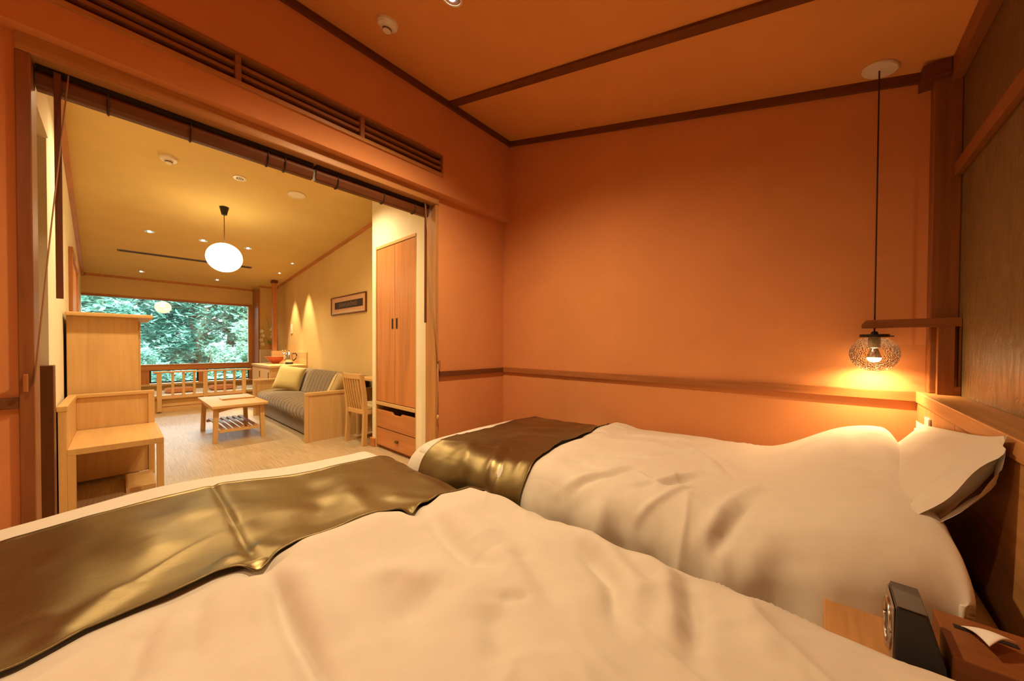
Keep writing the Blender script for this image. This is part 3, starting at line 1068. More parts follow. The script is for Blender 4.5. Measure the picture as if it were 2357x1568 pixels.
def bedside_pendant(label, bx, by, watt, ang):
    pd = thing('pendant_lamp', label, 'lamp', (bx, by, .92), group='bedside pendants')
    zt = ceil_b(by)
    rose = MB().lathe([(0, .0), (.058, .0), (.060, .004), (.060, .010), (.0, .012)], (0, 0, 0), 40).build('ceiling_rose', 'white_plastic', None)
    rose.parent = pd
    rose.location = Vector((bx, by, zt - .012)) - pd.location
    rose.rotation_euler = (math.atan(.2573), 0, 0)
    MB().tube([(bx, by, zt - .008), (bx, by, 1.07)], .0028, 8).build('cord', 'cord_brown', pd, smooth=True)
    MB().lathe([(0, 0), (.012, 0), (.012, .012), (.006, .018), (0, .018)], (bx, by, 1.076), 20).build('cord_grip', 'black_metal', pd)
    MB().lathe([(.0, .0), (.046, .0), (.048, -.003), (.048, -.012), (.044, -.012), (.044, -.003), (0, -.003)], (bx, by, 1.080), 40).build('shade_holder', 'black_metal', pd)
    for k in range(3):
        t = 2 * math.pi * k / 3 + .5
        MB().tube([(bx + .046 * math.cos(t), by + .046 * math.sin(t), 1.071), (bx + .060 * math.cos(t), by + .060 * math.sin(t), 1.071)], .0025, 8).build('screw', 'black_metal', pd)
    MB().lathe([(0, .0), (.020, .0), (.020, -.050), (.0, -.054)], (bx, by, 1.072), 24).build('socket', 'socket_plastic', pd)
    prof = []
    for k in range(25):
        t = math.pi * (.155 + (1 - .155) * k / 24)
        prof.append((.081 * math.sin(t) if k < 24 else 0.0, .994 + .079 * math.cos(t)))
    MB().lathe(prof, (bx, by, 0), 48).build('glass_globe', 'globe_glass', pd, smooth=True)
    rs = np.random.RandomState(5)
    bb_ = bmesh.new()
    for k in range(300):
        t = math.acos(1 - 2 * (.10 + .86 * rs.rand()))
        f = rs.rand() * 2 * math.pi
        r = .0005 + .0011 * rs.rand() ** 2
        c = Vector((.0800 * math.sin(t) * math.cos(f), .0800 * math.sin(t) * math.sin(f), .074 + .0780 * math.cos(t)))
        bmesh.ops.create_icosphere(bb_, subdivisions=1, radius=r, matrix=Matrix.Translation(c))
    me = bpy.data.meshes.new('bubbles')
    bb_.to_mesh(me)
    bb_.free()
    me.materials.append(MATS['bubble_glass'])
    me.shade_smooth()
    bo = bpy.data.objects.new('bubbles', me)
    COL.objects.link(bo)
    bo.parent = pd
    bo['kind'] = 'stuff'
    MB().lathe([(.012, 0), (.016, -.012), (.026, -.040), (.024, -.042), (.014, -.014), (.010, 0)], (bx, by, 1.018), 28).build('bulb_reflector', 'reflector', pd, smooth=True)
    MB().lathe([(.0235, 0), (.022, -.010), (.013, -.019), (0, -.022)], (bx, by, .978), 28).build('bulb', 'bulb_lit', pd, smooth=True)
    spot('bedside_bulb_beam', (bx, by, .950), watt, ang, .8, color=(1.0, .70, .36), radius=.003)
    return pd


bedside_pendant('bedside pendant lamp with clear bubbled glass globe beside the far wall', px_, py_, 8.5, 166)
bedside_pendant('bedside pendant lamp with glass globe at the left of the near bed', -.72, py_, 70, 150)

# bracket that carries the bedside cord
bk = thing('lamp_bracket', 'wooden bracket on the ledge guiding the bedside lamp cord', 'bracket', (px_, -.37, .83))
MB().prism([(-.352, 1.107), (-.129, 1.107), (-.129, 1.125), (-.142, 1.143), (-.411, 1.143), (-.411, 1.107)], 'x', px_ - .014, px_ + .014).build('arm', 'wood_brown_y', bk, .001)
MB().box(px_ - .014, px_ + .014, -.394, -.350, .83, 1.107).build('upright', 'wood_brown_z', bk, .001)
MB().box(px_ - .014, px_ + .014, -.411, -.394, .83, .866).build('foot', 'wood_brown_y', bk, .001)
MB().box(px_ - .014, px_ + .014, -.411, -.405, .866, 1.107).build('wall_strip', 'wood_dark_z', bk, .001)

# power outlet with plugs
ot = thing('wall_outlet', 'white power outlet on the headboard beside the far pillow', 'outlet', (2.09, -.312, .70))
MB().box(2.055, 2.125, -.312, -.304, .64, .748).build('plate', 'white_plastic', ot, .003)
MB().box(2.075, 2.115, -.304, -.276, .672, .702).build('plug', 'white_plastic', ot, .004)
MB().tube([(2.095, -.28, .687), (2.09, -.27, .67), (2.06, -.272, .655), (2.02, -.285, .66), (1.98, -.295, .645)], .004, 8).build('cable', 'white_plastic', ot, smooth=True)


# ================================================================== CEILING FITTINGS, BEDROOM
def on_slope(o, loc):
    o.location = loc
    o.rotation_euler = (math.atan(.2573), 0, 0)


def smoke_detector(name, label, loc, tilt):
    r = thing(name, label, 'smoke detector', loc, group='smoke detectors')
    r.rotation_euler = (tilt, 0, 0)
    MB().lathe([(0, 0), (.054, 0), (.054, -.012), (.048, -.022), (.030, -.026), (.030, -.030), (0, -.030)], seg=36).build('housing', 'white_plastic', r, off=(0, 0, 0))
    MB().lathe([(0, -.030), (.022, -.030), (.022, -.044), (.018, -.048), (0, -.048)], seg=30).build('sensor_head', 'white_plastic', r, off=(0, 0, 0))
    MB().lathe([(.0225, -.033), (.0235, -.033), (.0235, -.040), (.0225, -.040)], seg=30).build('sensor_slots', 'vent_grey', r, off=(0, 0, 0))
    return r


smoke_detector('smoke_detector', 'white smoke detector on the orange bedroom ceiling', (.969, 1.759, ceil_b(1.759)), math.atan(.2573))


def downlight(label, loc, tilt, r=.05, group='recessed downlights', glow='down_lit'):
    d = thing('downlight', label, 'downlight', loc, group=group)
    d.rotation_euler = (tilt, 0, 0)
    MB().lathe([(r * .80, -.001), (r, -.001), (r, -.005), (r * .80, -.006), (r * .72, .006), (r * .80, -.001)], seg=36).build('trim_ring', 'white_plastic', d, off=(0, 0, 0), smooth=False)
    MB().lathe([(r * .80, -.0045), (r * .5, -.003), (0, -.0025)], seg=30).build('reflector', 'reflector', d, off=(0, 0, 0), smooth=True)
    MB().lathe([(0, -.010), (r * .26, -.008), (r * .30, -.004), (0, -.003)], seg=24).build('lamp', glow, d, off=(0, 0, 0), smooth=True)
    return d


downlight('bright recessed downlight at the top of the bedroom ceiling', (1.036, 1.303, ceil_b(1.303)), math.atan(.2573), .05, 'bedroom downlights')
spot('bedroom_downlight_beam', (1.036, 1.303, ceil_b(1.303) - .03), 102, 150, 1.0, color=WARM, radius=.05)
downlight('recessed downlight over the near bed', (-.30, .65, ceil_b(.65)), math.atan(.2573), .05, 'bedroom downlights')
spot('bedroom_downlight_beam', (-.30, .65, ceil_b(.65) - .03), 26, 150, 1.0, color=WARM, radius=.05)

# ================================================================== ROLLED-UP BLIND IN THE OPENING
bl = thing('roller_blind', 'dark bamboo blind rolled up under the lintel of the opening', 'blind', (.68, 2.235, 1.99))
for a, b in ((-.200, .762), (.778, 1.560)):
    q = MB()
    N = 28
    prof = []
    for k in range(N):
        t = 2 * math.pi * k / N
        prof.append((2.258 + .034 * math.cos(t) * (1 + .06 * math.sin(5 * t)), 2.026 + .038 * math.sin(t) * (1 + .05 * math.cos(6 * t))))
    q.prism(prof, 'x', a, b)
    q.build('roll', 'wood_dark_x', bl, smooth=False)
    MB().box(a, b, 2.225, 2.29, 2.055, 2.074).build('headrail', 'dark_recess', bl)
for xs in (-.02, .235, .54, .62, .90, 1.20, 1.44):
    q = MB()
    q.tube([(xs, 2.258 + .039 * math.cos(t), 2.026 + .042 * math.sin(t)) for t in np.linspace(0, 2 * math.pi, 25)], .004, 6)
    q.build('tie', 'cord_brown', bl, smooth=True)
for xs, yy, zb in ((-.148, 2.215, 1.195), (1.515, 2.205, 1.19)):
    MB().box(xs - .009, xs + .009, yy - .004, yy + .004, zb, 2.06).build('pull_strap', 'wood_dark_z', bl, .001)
MB().tube([(-.12, 2.20, 2.06), (-.165, 2.185, 1.45), (-.205, 2.162, .875)], .0022, 6).build('pull_cord', 'cord_beige', bl, smooth=True)
MB().tube([(1.50, 2.19, 2.06), (1.545, 2.17, 1.4), (1.588, 2.155, .885)], .0022, 6).build('pull_cord', 'cord_beige', bl, smooth=True)
MB().tube([(1.590, 2.155, .885), (1.592, 2.15, .70), (1.590, 2.152, .50)], .0035, 6).build('cord_tail', 'cord_beige', bl, smooth=True)
MB().lathe([(0, 0), (.008, .004), (.010, .02), (.006, .035), (0, .036)], (1.590, 2.152, .465), 16).build('cord_knob', 'wood_light_z', bl, smooth=True)
for xs in (-.222, 1.597):
    c_ = thing('cord_cleat', 'small wooden cord cleat on the %s jamb of the opening' % ('left' if xs < 0 else 'right'), 'cleat', (xs, 2.160, .87), group='cord cleats')
    MB().box(xs - .007, xs + .007, 2.150, 2.167, .855, .90).build('base', 'wood_dark_z', c_, .002)
    MB().box(xs - .006, xs + .006, 2.138, 2.151, .845, .91).build('horn', 'wood_red_z', c_, .003)

# ================================================================== LIVING ROOM FURNITURE
# built-in wardrobe
wd = thing('wardrobe', 'built-in cedar wardrobe with two tall doors over two drawers', 'wardrobe', (2.0, 3.0, 0))
MB().box(XWD - .006, XWD + .02, 2.642, 3.352, 1.968, 1.995).build('top_rail', 'wood_light_y', wd, .002)
MB().box(XWD - .006, XWD + .45, 3.334, 3.352, 0, 1.968).build('side_stile', 'wood_light_z', wd, .002)
MB().box(XWD - .004, XWD + .45, 2.642, 2.650, 0, 1.968).build('side_stile', 'wood_light_z', wd, .002)
MB().box(XWD - .008, XWD + .45, 2.650, 3.334, .432, .466).build('mid_rail', 'wood_light_y', wd, .003)
MB().box(XWD + .44, XWD + .46, 2.650, 3.334, 0, 1.968).build('back', 'dark_recess', wd)  # painted near-black for the shade inside the wardrobe
MB().box(XWD + .03, XWD + .44, 2.650, 3.334, .0, .03).build('plinth', 'wood_red_y', wd, .002)
for ya, yb, side in ((2.653, 2.990, 1), (2.994, 3.331, -1)):
    d = MB().box(XWD - .002, XWD + .02, ya, yb, .472, 1.962).build('door', 'wood_cedar_z', wd, .002)
    yc = 2.990 - .036 if side == 1 else 2.994 + .036
    h = MB().box(XWD - .006, XWD + .004, yc - .014, yc + .014, 1.175, 1.275).build('handle', 'brass_dark', d, .002, off=wd.location)
    h2 = MB().box(XWD - .0075, XWD - .005, yc - .009, yc + .009, 1.182, 1.268).build('finger_recess', 'dark_recess', d, off=wd.location)
# drawers; the upper one stands below an open gap and has a finger notch
dw = MB().prism([(2.653, .212), (3.331, .212), (3.331, .385), (3.05, .385), (3.02, .362), (2.90, .362), (2.87, .385), (2.653, .385)], 'x', XWD - .002, XWD + .018).build('drawer', 'wood_cedar_y', wd, .002)
dw2 = MB().box(XWD - .002, XWD + .018, 2.653, 3.331, .035, .204).build('drawer', 'wood_cedar_y', wd, .002)
MB().box(XWD - .025, XWD - .002, 2.925, 2.965, .112, .134).build('pull', 'brass_dark', dw2, .004, off=wd.location)

# luggage bench inside the opening
lb = thing('luggage_bench', 'light wooden luggage bench with raised side and back panels', 'bench', (0, 3.6, 0))
MB().box(-.232, -.200, 3.276, 3.985, 0, .628).build('side_panel', 'wood_light_z', lb, .002)
MB().box(-.236, -.196, 3.270, 3.990, .628, .658).build('side_cap', 'wood_light_y', lb, .003)
MB().box(-.200, .160, 3.968, 3.984, .03, .632).build('back_panel', 'wood_light_z', lb, .002)
MB().box(-.200, .190, 3.955, 3.992, .632, .658).build('back_cap', 'wood_light_x', lb, .003)
MB().box(.155, .190, 3.955, 3.992, 0, .632).build('back_leg', 'wood_light_z', lb, .002)
MB().box(-.200, .200, 3.276, 3.955, .365, .402).build('seat', 'wood_light_y', lb, .003)
MB().box(.166, .200, 3.276, 3.312, 0, .365).build('front_leg', 'wood_light_z', lb, .002)
MB().box(-.200, -.168, 3.276, 3.312, 0, .365).build('front_leg', 'wood_light_z', lb, .002)
MB().box(.03, .175, 3.55, 3.955, .0, .03).build('foot_step', 'wood_light_x', lb, .002)

# tall side cabinet behind the bench
sc_ = thing('side_cabinet', 'tall light wooden cabinet with overhanging top behind the luggage bench', 'cabinet', (-.07, 4.35, 0))
MB().box(-.245, .108, 4.055, 4.70, 0, 1.222).build('body', 'wood_light_z', sc_, .003)
MB().box(-.248, .188, 3.99, 4.78, 1.222, 1.250).build('top_board', 'wood_light_y', sc_, .006)
MB().box(.108, .120, 4.07, 4.37, .05, 1.20).build('door', 'wood_light_z', sc_, .002)
MB().box(.108, .120, 4.38, 4.68, .05, 1.20).build('door', 'wood_light_z', sc_, .002)

# low table
tbl = thing('coffee_table', 'low wooden coffee table with slatted shelf in front of the sofa', 'table', (.865, 5.07, 0))
MB().box(.624, 1.108, 4.602, 5.538, .362, .392).build('tabletop', 'wood_light_y', tbl, .005)
for sx in (-1, 1):
    for sy in (-1, 1):
        xc_, yc_ = .866 + sx * .195, 5.07 + sy * .385
        q = MB()
        w_ = .021
        q.hexa([(xc_ + sx * .012 - w_, yc_ + sy * .012 - w_, 0), (xc_ + sx * .012 + w_, yc_ + sy * .012 - w_, 0), (xc_ + sx * .012 + w_, yc_ + sy * .012 + w_, 0), (xc_ + sx * .012 - w_, yc_ + sy * .012 + w_, 0),
                (xc_ - w_, yc_ - w_, .362), (xc_ + w_, yc_ - w_, .362), (xc_ + w_, yc_ + w_, .362), (xc_ - w_, yc_ + w_, .362)])
        q.build('leg', 'wood_light_z', tbl, .003)
for yc_ in (4.685, 5.455):
    pts = [(.692, .362), (.692, .312)] + [(.692 + .348 * k / 10, .312 + .030 * math.sin(math.pi * k / 10)) for k in range(1, 10)] + [(1.040, .312), (1.040, .362)]
    MB().prism(pts, 'y', yc_ - .009, yc_ + .009).build('apron', 'wood_light_x', tbl, .001)
    MB().box(.69, 1.042, yc_ - .010, yc_ + .010, .098, .128).build('stretcher', 'wood_light_x', tbl, .002)
for xc_ in (.671, 1.061):
    MB().box(xc_ - .009, xc_ + .009, 4.706, 5.434, .315, .362).build('apron', 'wood_light_y', tbl, .001)
for k in range(6):
    xc_ = .725 + k * .0565
    MB().box(xc_ - .017, xc_ + .017, 4.68, 5.46, .128, .140).build('slat', 'wood_mid_y', tbl, .002)
ty = thing('menu_folder', 'flat wooden menu folder lying on the coffee table', 'folder', (.94, 5.12, .392))
MB().box(.775, 1.075, 5.035, 5.225, .392, .402).build('cover', 'wood_light_x', ty, .002)
MB().box(.772, 1.079, 5.031, 5.043, .402, .408).build('spine', 'wood_light_x', ty, .002)
pn = thing('pen', 'thin reddish pen beside the folder on the coffee table', 'pen', (1.09, 5.13, .392))
MB().tube([(1.082, 5.06, .397), (1.094, 5.13, .397), (1.10, 5.17, .397)], .0045, 10).build('barrel', 'terracotta', pn, smooth=True)
MB().tube([(1.10, 5.17, .397), (1.1025, 5.185, .397)], .0035, 10).build('cap', 'steel', pn, smooth=True)

# sofa
sf = thing('sofa', 'grey brown channel-quilted sofa between wooden end panels', 'sofa', (1.65, 5.06, 0))
for ya, yb in ((3.998, 4.034), (6.086, 6.122)):
    a_ = MB().box(1.283, 1.315, ya, yb, 0, .488).build('arm_stile', 'wood_light_z', sf, .003)
    MB().box(1.283, XR - .005, ya - .002, yb + .002, .488, .520).build('arm_rail', 'wood_light_x', sf, .003)
    MB().box(1.315, XR - .005, ya + .006, yb - .006, 0, .488).build('arm_panel', 'wood_light_z', sf, .001)
ys = np.linspace(4.036, 6.084, 420)
def channels(y):
    ph = ((y - 4.036) / .114) % 1.0
    return -.007 * np.exp(-((np.minimum(ph, 1 - ph)) / .07) ** 2)
prof = np.array([(1.40, .165), (1.375, .17), (1.345, .19), (1.322, .225), (1.312, .265), (1.318, .305), (1.338, .338), (1.37, .357), (1.42, .368), (1.50, .372), (1.60, .370), (1.70, .364), (1.78, .352)])
tt_ = np.linspace(0, len(prof) - 1, 40)
pr = np.stack([np.interp(tt_, np.arange(len(prof)), prof[:, k]) for k in (0, 1)], -1)
tg_ = np.gradient(pr, axis=0)
nr = np.stack([-tg_[:, 1], tg_[:, 0]], -1)
nr /= np.linalg.norm(nr, axis=1, keepdims=True)
def extr(pr, nr, ends=.05):
    Y = np.repeat(ys[:, None], len(pr), 1)
    ch = channels(Y) - .02 * np.exp(-(np.minimum(Y - 4.036, 6.084 - Y) / .03) ** 2)
    X = pr[None, :, 0] + nr[None, :, 0] * ch
    Z = pr[None, :, 1] + nr[None, :, 1] * ch
    Z = Z + .004 * vnoise(Y * 3, X * 3, 5)
    return np.stack([X, Y, Z], -1)
if nr[25, 1] < 0:
    nr = -nr
array_mesh('seat', extr(pr, nr), 'sofa_fabric', sf, off=sf.location)
prof = np.array([(1.745, .34), (1.738, .365), (1.752, .40), (1.775, .46), (1.80, .53), (1.825, .595), (1.85, .638), (1.885, .662), (1.935, .668), (1.985, .655), (2.015, .62), (2.02, .5)])
tt_ = np.linspace(0, len(prof) - 1, 40)
pr = np.stack([np.interp(tt_, np.arange(len(prof)), prof[:, k]) for k in (0, 1)], -1)
tg_ = np.gradient(pr, axis=0)
nr = np.stack([-tg_[:, 1], tg_[:, 0]], -1)
nr /= np.linalg.norm(nr, axis=1, keepdims=True)
if nr[10, 0] > 0:
    nr = -nr
array_mesh('backrest', extr(pr, nr), 'sofa_fabric', sf, off=sf.location)
MB().box(1.385, 2.0, 4.036, 6.084, .015, .20).build('skirt', 'sofa_fabric', sf, .01)


def throw_cushion(label, loc, rot, size, mat, group='sofa cushions'):
    r = thing('throw_cushion', label, 'cushion', loc, group=group)
    r.rotation_euler = rot
    n = 36
    a = np.linspace(-1, 1, n)
    A_, B_ = np.meshgrid(a, a, indexing='ij')
    t = .065 * ((1 - A_ ** 4).clip(0) ** .55) * ((1 - B_ ** 4).clip(0) ** .55)
    pin = 1 - .06 * (1 - B_ ** 2) * A_ ** 2
    pin2 = 1 - .06 * (1 - A_ ** 2) * B_ ** 2
    for s_, nm in ((1, 'front'), (-1, 'back')):
        array_mesh(nm, np.stack([s_ * t, A_ * size * pin, B_ * size * pin2], -1), mat, r)
    q = MB()
    e = [(-1, -1), (-.5, -.955), (0, -.94), (.5, -.955), (1, -1), (.955, -.5), (.94, 0), (.955, .5), (1, 1), (.5, .955), (0, .94), (-.5, .955), (-1, 1), (-.955, .5), (-.94, 0), (-.955, -.5), (-1, -1)]
    q.tube([(0, u * size, v * size) for u, v in e], .005, 6)
    q.build('piping', mat, r, off=(0, 0, 0), smooth=True)
    return r


throw_cushion('olive green square cushion at the far end of the sofa', (1.64, 5.74, .545), (math.radians(-9), math.radians(-26), math.radians(-126)), .180, 'pillow_lime')
throw_cushion('cream cushion at the near end of the sofa behind the chair', (1.72, 4.19, .535), (math.radians(8), math.radians(-24), math.radians(118)), .17, 'pillow_cream')

# desk and chair in the nook
dk = thing('desk', 'narrow wooden desk in the nook behind the wardrobe wall', 'desk', (1.9, 3.7, 0))
MB().box(1.80, XR - .003, 3.44, 3.975, .632, .66).build('desk_top', 'wood_light_y', dk, .003)
MB().box(1.80, 1.825, 3.945, 3.97, 0, .632).build('leg', 'wood_light_z', dk, .002)
MB().box(1.80, 1.825, 3.445, 3.47, 0, .632).build('leg', 'wood_light_z', dk, .002)
MB().box(1.99, 2.02, 3.46, 3.96, .10, .632).build('back_panel', 'wood_dark_y', dk, .002)
ch = thing('wooden_chair', 'light wooden chair with vertical back slats beside the sofa arm', 'chair', (1.645, 3.622, 0), math.radians(5))
Z0 = (0, 0, 0)
for s_ in (-1, 1):
    yl = s_ * .163
    q = MB()
    zs = [0, .18, .36, .52, .725]
    xs = [-.015, -.004, 0.0, -.012, -.042]
    for k in range(4):
        w0, w1 = .017, .017
        q.hexa([(xs[k] - .02, yl - w0, zs[k]), (xs[k] + .02, yl - w0, zs[k]), (xs[k] + .02, yl + w0, zs[k]), (xs[k] - .02, yl + w0, zs[k]),
                (xs[k + 1] - .02, yl - w1, zs[k + 1]), (xs[k + 1] + .02, yl - w1, zs[k + 1]), (xs[k + 1] + .02, yl + w1, zs[k + 1]), (xs[k + 1] - .02, yl + w1, zs[k + 1])])
    q.build('rear_leg', 'wood_light_z', ch, 0, off=Z0)
    MB().box(.34, .372, yl - .016, yl + .016, 0, .36).build('front_leg', 'wood_light_z', ch, .002, off=Z0)
    MB().box(-.005, .36, yl - .012, yl + .012, 0, .026).build('runner_rail', 'wood_light_x', ch, .002, off=Z0)
    MB().box(0.0, .36, yl - .012, yl + .012, .315, .36).build('side_rail', 'wood_light_x', ch, .002, off=Z0)
MB().box(-.012, .010, -.146, .146, .318, .362).build('rear_rail', 'wood_light_y', ch, .002, off=Z0)
MB().box(.345, .368, -.146, .146, .318, .36).build('front_rail', 'wood_light_y', ch, .002, off=Z0)
MB().box(.012, .375, -.17, .17, .36, .395).build('seat', 'pillow_cream', ch, .012, off=Z0)
P_ = np.zeros((2, 21, 2, 3))
q = MB()
pts = []
for k in range(21):
    y_ = -.178 + .356 * k / 20
    bow = -.018 * (1 - (y_ / .178) ** 2)
    pts.append((-.042 + bow, y_))
poly = [(x - .011, y) for x, y in pts] + [(x + .011, y) for x, y in pts[::-1]]
q.prism(poly, 'z', .678, .730)
q.build('top_rail', 'wood_light_y', ch, .002, off=Z0)
for k in range(6):
    y_ = -.116 + .232 * k / 5
    bow = -.018 * (1 - (y_ / .178) ** 2)
    q = MB()
    zz = [.362, .45, .56, .68]
    xx = [-.002, -.010 + bow * .6, -.024 + bow, -.040 + bow]
    for i in range(3):
        q.hexa([(xx[i] - .006, y_ - .011, zz[i]), (xx[i] + .006, y_ - .011, zz[i]), (xx[i] + .006, y_ + .011, zz[i]), (xx[i] - .006, y_ + .011, zz[i]),
                (xx[i + 1] - .006, y_ - .011, zz[i + 1]), (xx[i + 1] + .006, y_ - .011, zz[i + 1]), (xx[i + 1] + .006, y_ + .011, zz[i + 1]), (xx[i + 1] - .006, y_ + .011, zz[i + 1])])
    q.build('back_slat', 'wood_light_z', ch, off=Z0)

# picture on the yellow wall
pc = thing('framed_picture', 'wide framed print with dark band of pale ring motifs above sofa', 'picture', (XR, 4.70, 1.56))
q = MB()
q.box(XR - .022, XR, 4.18, 5.225, 1.436, 1.449).box(XR - .022, XR, 4.18, 5.225, 1.669, 1.682).box(XR - .022, XR, 4.18, 4.193, 1.449, 1.669).box(XR - .022, XR, 5.212, 5.225, 1.449, 1.669)
q.build('frame', 'wood_dark_y', pc, .001)
MB().box(XR - .012, XR - .001, 4.193, 5.212, 1.449, 1.669).build('mat_board', 'art_mat', pc)
MB().prism([(4.193, 1.449), (5.212, 1.449), (5.212, 1.462), (4.9, 1.487), (4.6, 1.485), (4.3, 1.465), (4.193, 1.456)], 'x', XR - .0145, XR - .0122).build('pale_hill', 'art_pale', pc)
MB().box(XR - .0145, XR - .0122, 4.265, 5.105, 1.513, 1.607).build('dark_band', 'art_dark', pc)
q = MB()
for k, yc_ in enumerate((4.46, 4.53, 4.60, 4.675, 4.745, 4.815, 4.885, 4.95)):
    r_ = .030 if k % 2 == 0 else .024
    q.tube([(XR - .0155, yc_ + r_ * math.cos(t) * (1 + .15 * math.sin(3 * t + k)), 1.560 + r_ * math.sin(t) * (1 + .15 * math.cos(2 * t + k))) for t in np.linspace(0, 2 * math.pi, 21)], .0016, 4)
    if k % 3 != 1:
        q.tube([(XR - .0155, yc_ + r_ * .5 * math.cos(t), 1.560 + r_ * .5 * math.sin(t)) for t in np.linspace(0, 2 * math.pi, 15)], .0014, 4)
    else:
        q.tube([(XR - .0155, yc_ - .015, 1.54), (XR - .0155, yc_ + .012, 1.578)], .0016, 4)
q.build('ring_motifs', 'art_line', pc)
lsw = thing('light_switch', 'small white switch plate on the yellow wall above the counter', 'switch', (XR, 6.97, 1.30))
MB().box(XR - .008, XR, 6.93, 7.01, 1.22, 1.38).build('plate', 'white_plastic', lsw, .003)
MB().box(XR - .012, XR - .008, 6.95, 6.99, 1.27, 1.33).build('rocker', 'white_plastic', lsw, .002)

# counter in the far corner
ct = thing('counter_cabinet', 'light wooden tea counter with splashboard in the far right corner', 'cabinet', (1.77, 6.75, 0))
MB().box(1.53, XR - .002, 6.215, 7.28, 0, .668).build('body', 'wood_light_z', ct, .002)
MB().box(1.512, XR - .002, 6.20, 7.30, .668, .702).build('counter_top', 'wood_light_y', ct, .003)
MB().box(XR - .020, XR - .002, 6.205, 7.24, .702, .903).build('splashboard', 'wood_light_y', ct, .002)
MB().box(1.80, XR - .002, 7.24, 7.30, .702, .912).build('end_board', 'wood_light_x', ct, .002)
for ya, yb in ((6.26, 6.74), (6.76, 7.26)):
    d = MB().box(1.518, 1.530, ya, yb, .04, .64).build('door', 'wood_light_z', ct, .002)
    MB().box(1.514, 1.519, ya + .03, ya + .055, .50, .60).build('handle', 'dark_recess', d, .001, off=ct.location)
cl = thing('wooden_column', 'slim wooden column with dark collar standing on the tea counter', 'column', (1.86, 7.34, .70))
MB().box(1.828, 1.892, 7.30, 7.364, 0, ceil_l(7.33) - .04).build('shaft', 'wood_cedar_z', cl, .004)
MB().box(1.815, 1.905, 7.287, 7.377, ceil_l(7.33) - .055, ceil_l(7.33) - .004).build('collar', 'wood_dark_z', cl, .004)
bw = thing('bowl', 'wide terracotta bowl on the tea counter', 'bowl', (1.80, 7.0, .702))
MB().lathe([(0, 0), (.045, 0), (.05, .008), (.095, .045), (.13, .085), (.150, .112), (.145, .112), (.12, .085), (.085, .05), (.04, .018), (0, .016)], (1.79, 7.0, .702), 40).build('bowl_body', 'terracotta', bw, smooth=True)
MB().lathe([(.148, .109), (.154, .112), (.154, .116), (.146, .116), (.144, .111)], (1.79, 7.0, .702), 40).build('rim', 'terracotta', bw, smooth=True)
kt = thing('kettle', 'polished steel electric kettle with dark base on the tea counter', 'kettle', (1.897, 6.60, .702))
kx, ky = 1.88, 6.60
MB().lathe([(0, 0), (.056, 0), (.058, .022), (0, .022)], (kx, ky, .702), 32).build('base', 'black_metal', kt)
MB().lathe([(.0, .024), (.055, .024), (.053, .09), (.046, .15), (.036, .185), (.0, .185)], (kx, ky, .702), 36).build('body', 'steel', kt, smooth=True)
MB().lathe([(.037, .184), (.034, .196), (.016, .207), (0, .208)], (kx, ky, .702), 32).build('lid', 'steel', kt, smooth=True)
MB().lathe([(0, .206), (.008, .207), (.009, .222), (0, .226)], (kx, ky, .702), 16).build('lid_knob', 'black_metal', kt, smooth=True)
MB().tube([(kx + .044, ky - .012, .702 + .17), (kx + .085, ky - .025, .702 + .18), (kx + .103, ky - .03, .702 + .15), (kx + .09, ky - .026, .702 + .09), (kx + .055, ky - .015, .702 + .055)], .009, 10).build('handle', 'black_metal', kt, smooth=True)
MB().tube([(kx - .04, ky + .02, .702 + .13), (kx - .065, ky + .032, .702 + .165), (kx - .08, ky + .04, .702 + .185)], [.016, .012, .008], 10).build('spout', 'steel', kt, smooth=True)
og = thing('bead_ornament', 'glittering beaded twig ornament between bowl and kettle', 'ornament', (1.90, 6.85, .702))
MB().lathe([(0, 0), (.022, 0), (.018, .02), (.010, .045), (0, .045)], (1.885, 6.85, .702), 16).build('vase', 'white_plastic', og, smooth=True)
rr = random.Random(4)
for k in range(5):
    dx, dy = rr.uniform(-.035, .035), rr.uniform(-.035, .035)
    top = (1.885 + dx, 6.85 + dy, .702 + rr.uniform(.13, .24))
    MB().tube([(1.885, 6.85, .74), (1.885 + dx * .4, 6.85 + dy * .4, .80), top], .0015, 5).build('twig', 'stem_green', og)
    q = MB()
    for j in range(4):
        f_ = .35 + .65 * j / 3
        cx_, cy_, cz_ = 1.885 + dx * f_ + rr.uniform(-.008, .008), 6.85 + dy * f_, .74 + (top[2] - .74) * f_
        q.lathe([(0, -.009), (.006, -.006), (.009, 0), (.006, .006), (0, .009)], (cx_, cy_, cz_), 8)
    q.build('beads', 'petal_white', og, smooth=True)

# low splash panel and ledge on the corner pier
struct('wall_pier_ledge', MB().box(1.75, XR, 7.79, 7.86, 0, .93), 'wall_plinth', 'pale low wall panel with ledge under the orchid', 'wall', .003)
orc = thing('orchid_arrangement', 'white orchid arrangement in dark pot on the corner ledge', 'flowers', (1.95, 7.72, .93))
ox, oy, oz = 1.945, 7.82, .93
MB().lathe([(0, 0), (.028, 0), (.038, .05), (.034, .10), (.028, .10), (0, .09)], (ox, oy, oz), 20).build('pot', 'terracotta', orc, smooth=True)
for k, (dx, dz, bend) in enumerate(((-.10, .62, .02), (-.16, .42, -.04), (.02, .50, .03), (-.20, .30, -.05), (.03, .70, .0))):
    MB().tube([(ox, oy, oz + .08), (ox + dx * .35 + bend, oy - .01, oz + dz * .5), (ox + dx, oy - .02, oz + dz)], .004, 6).build('stem', 'stem_green', orc, smooth=True)
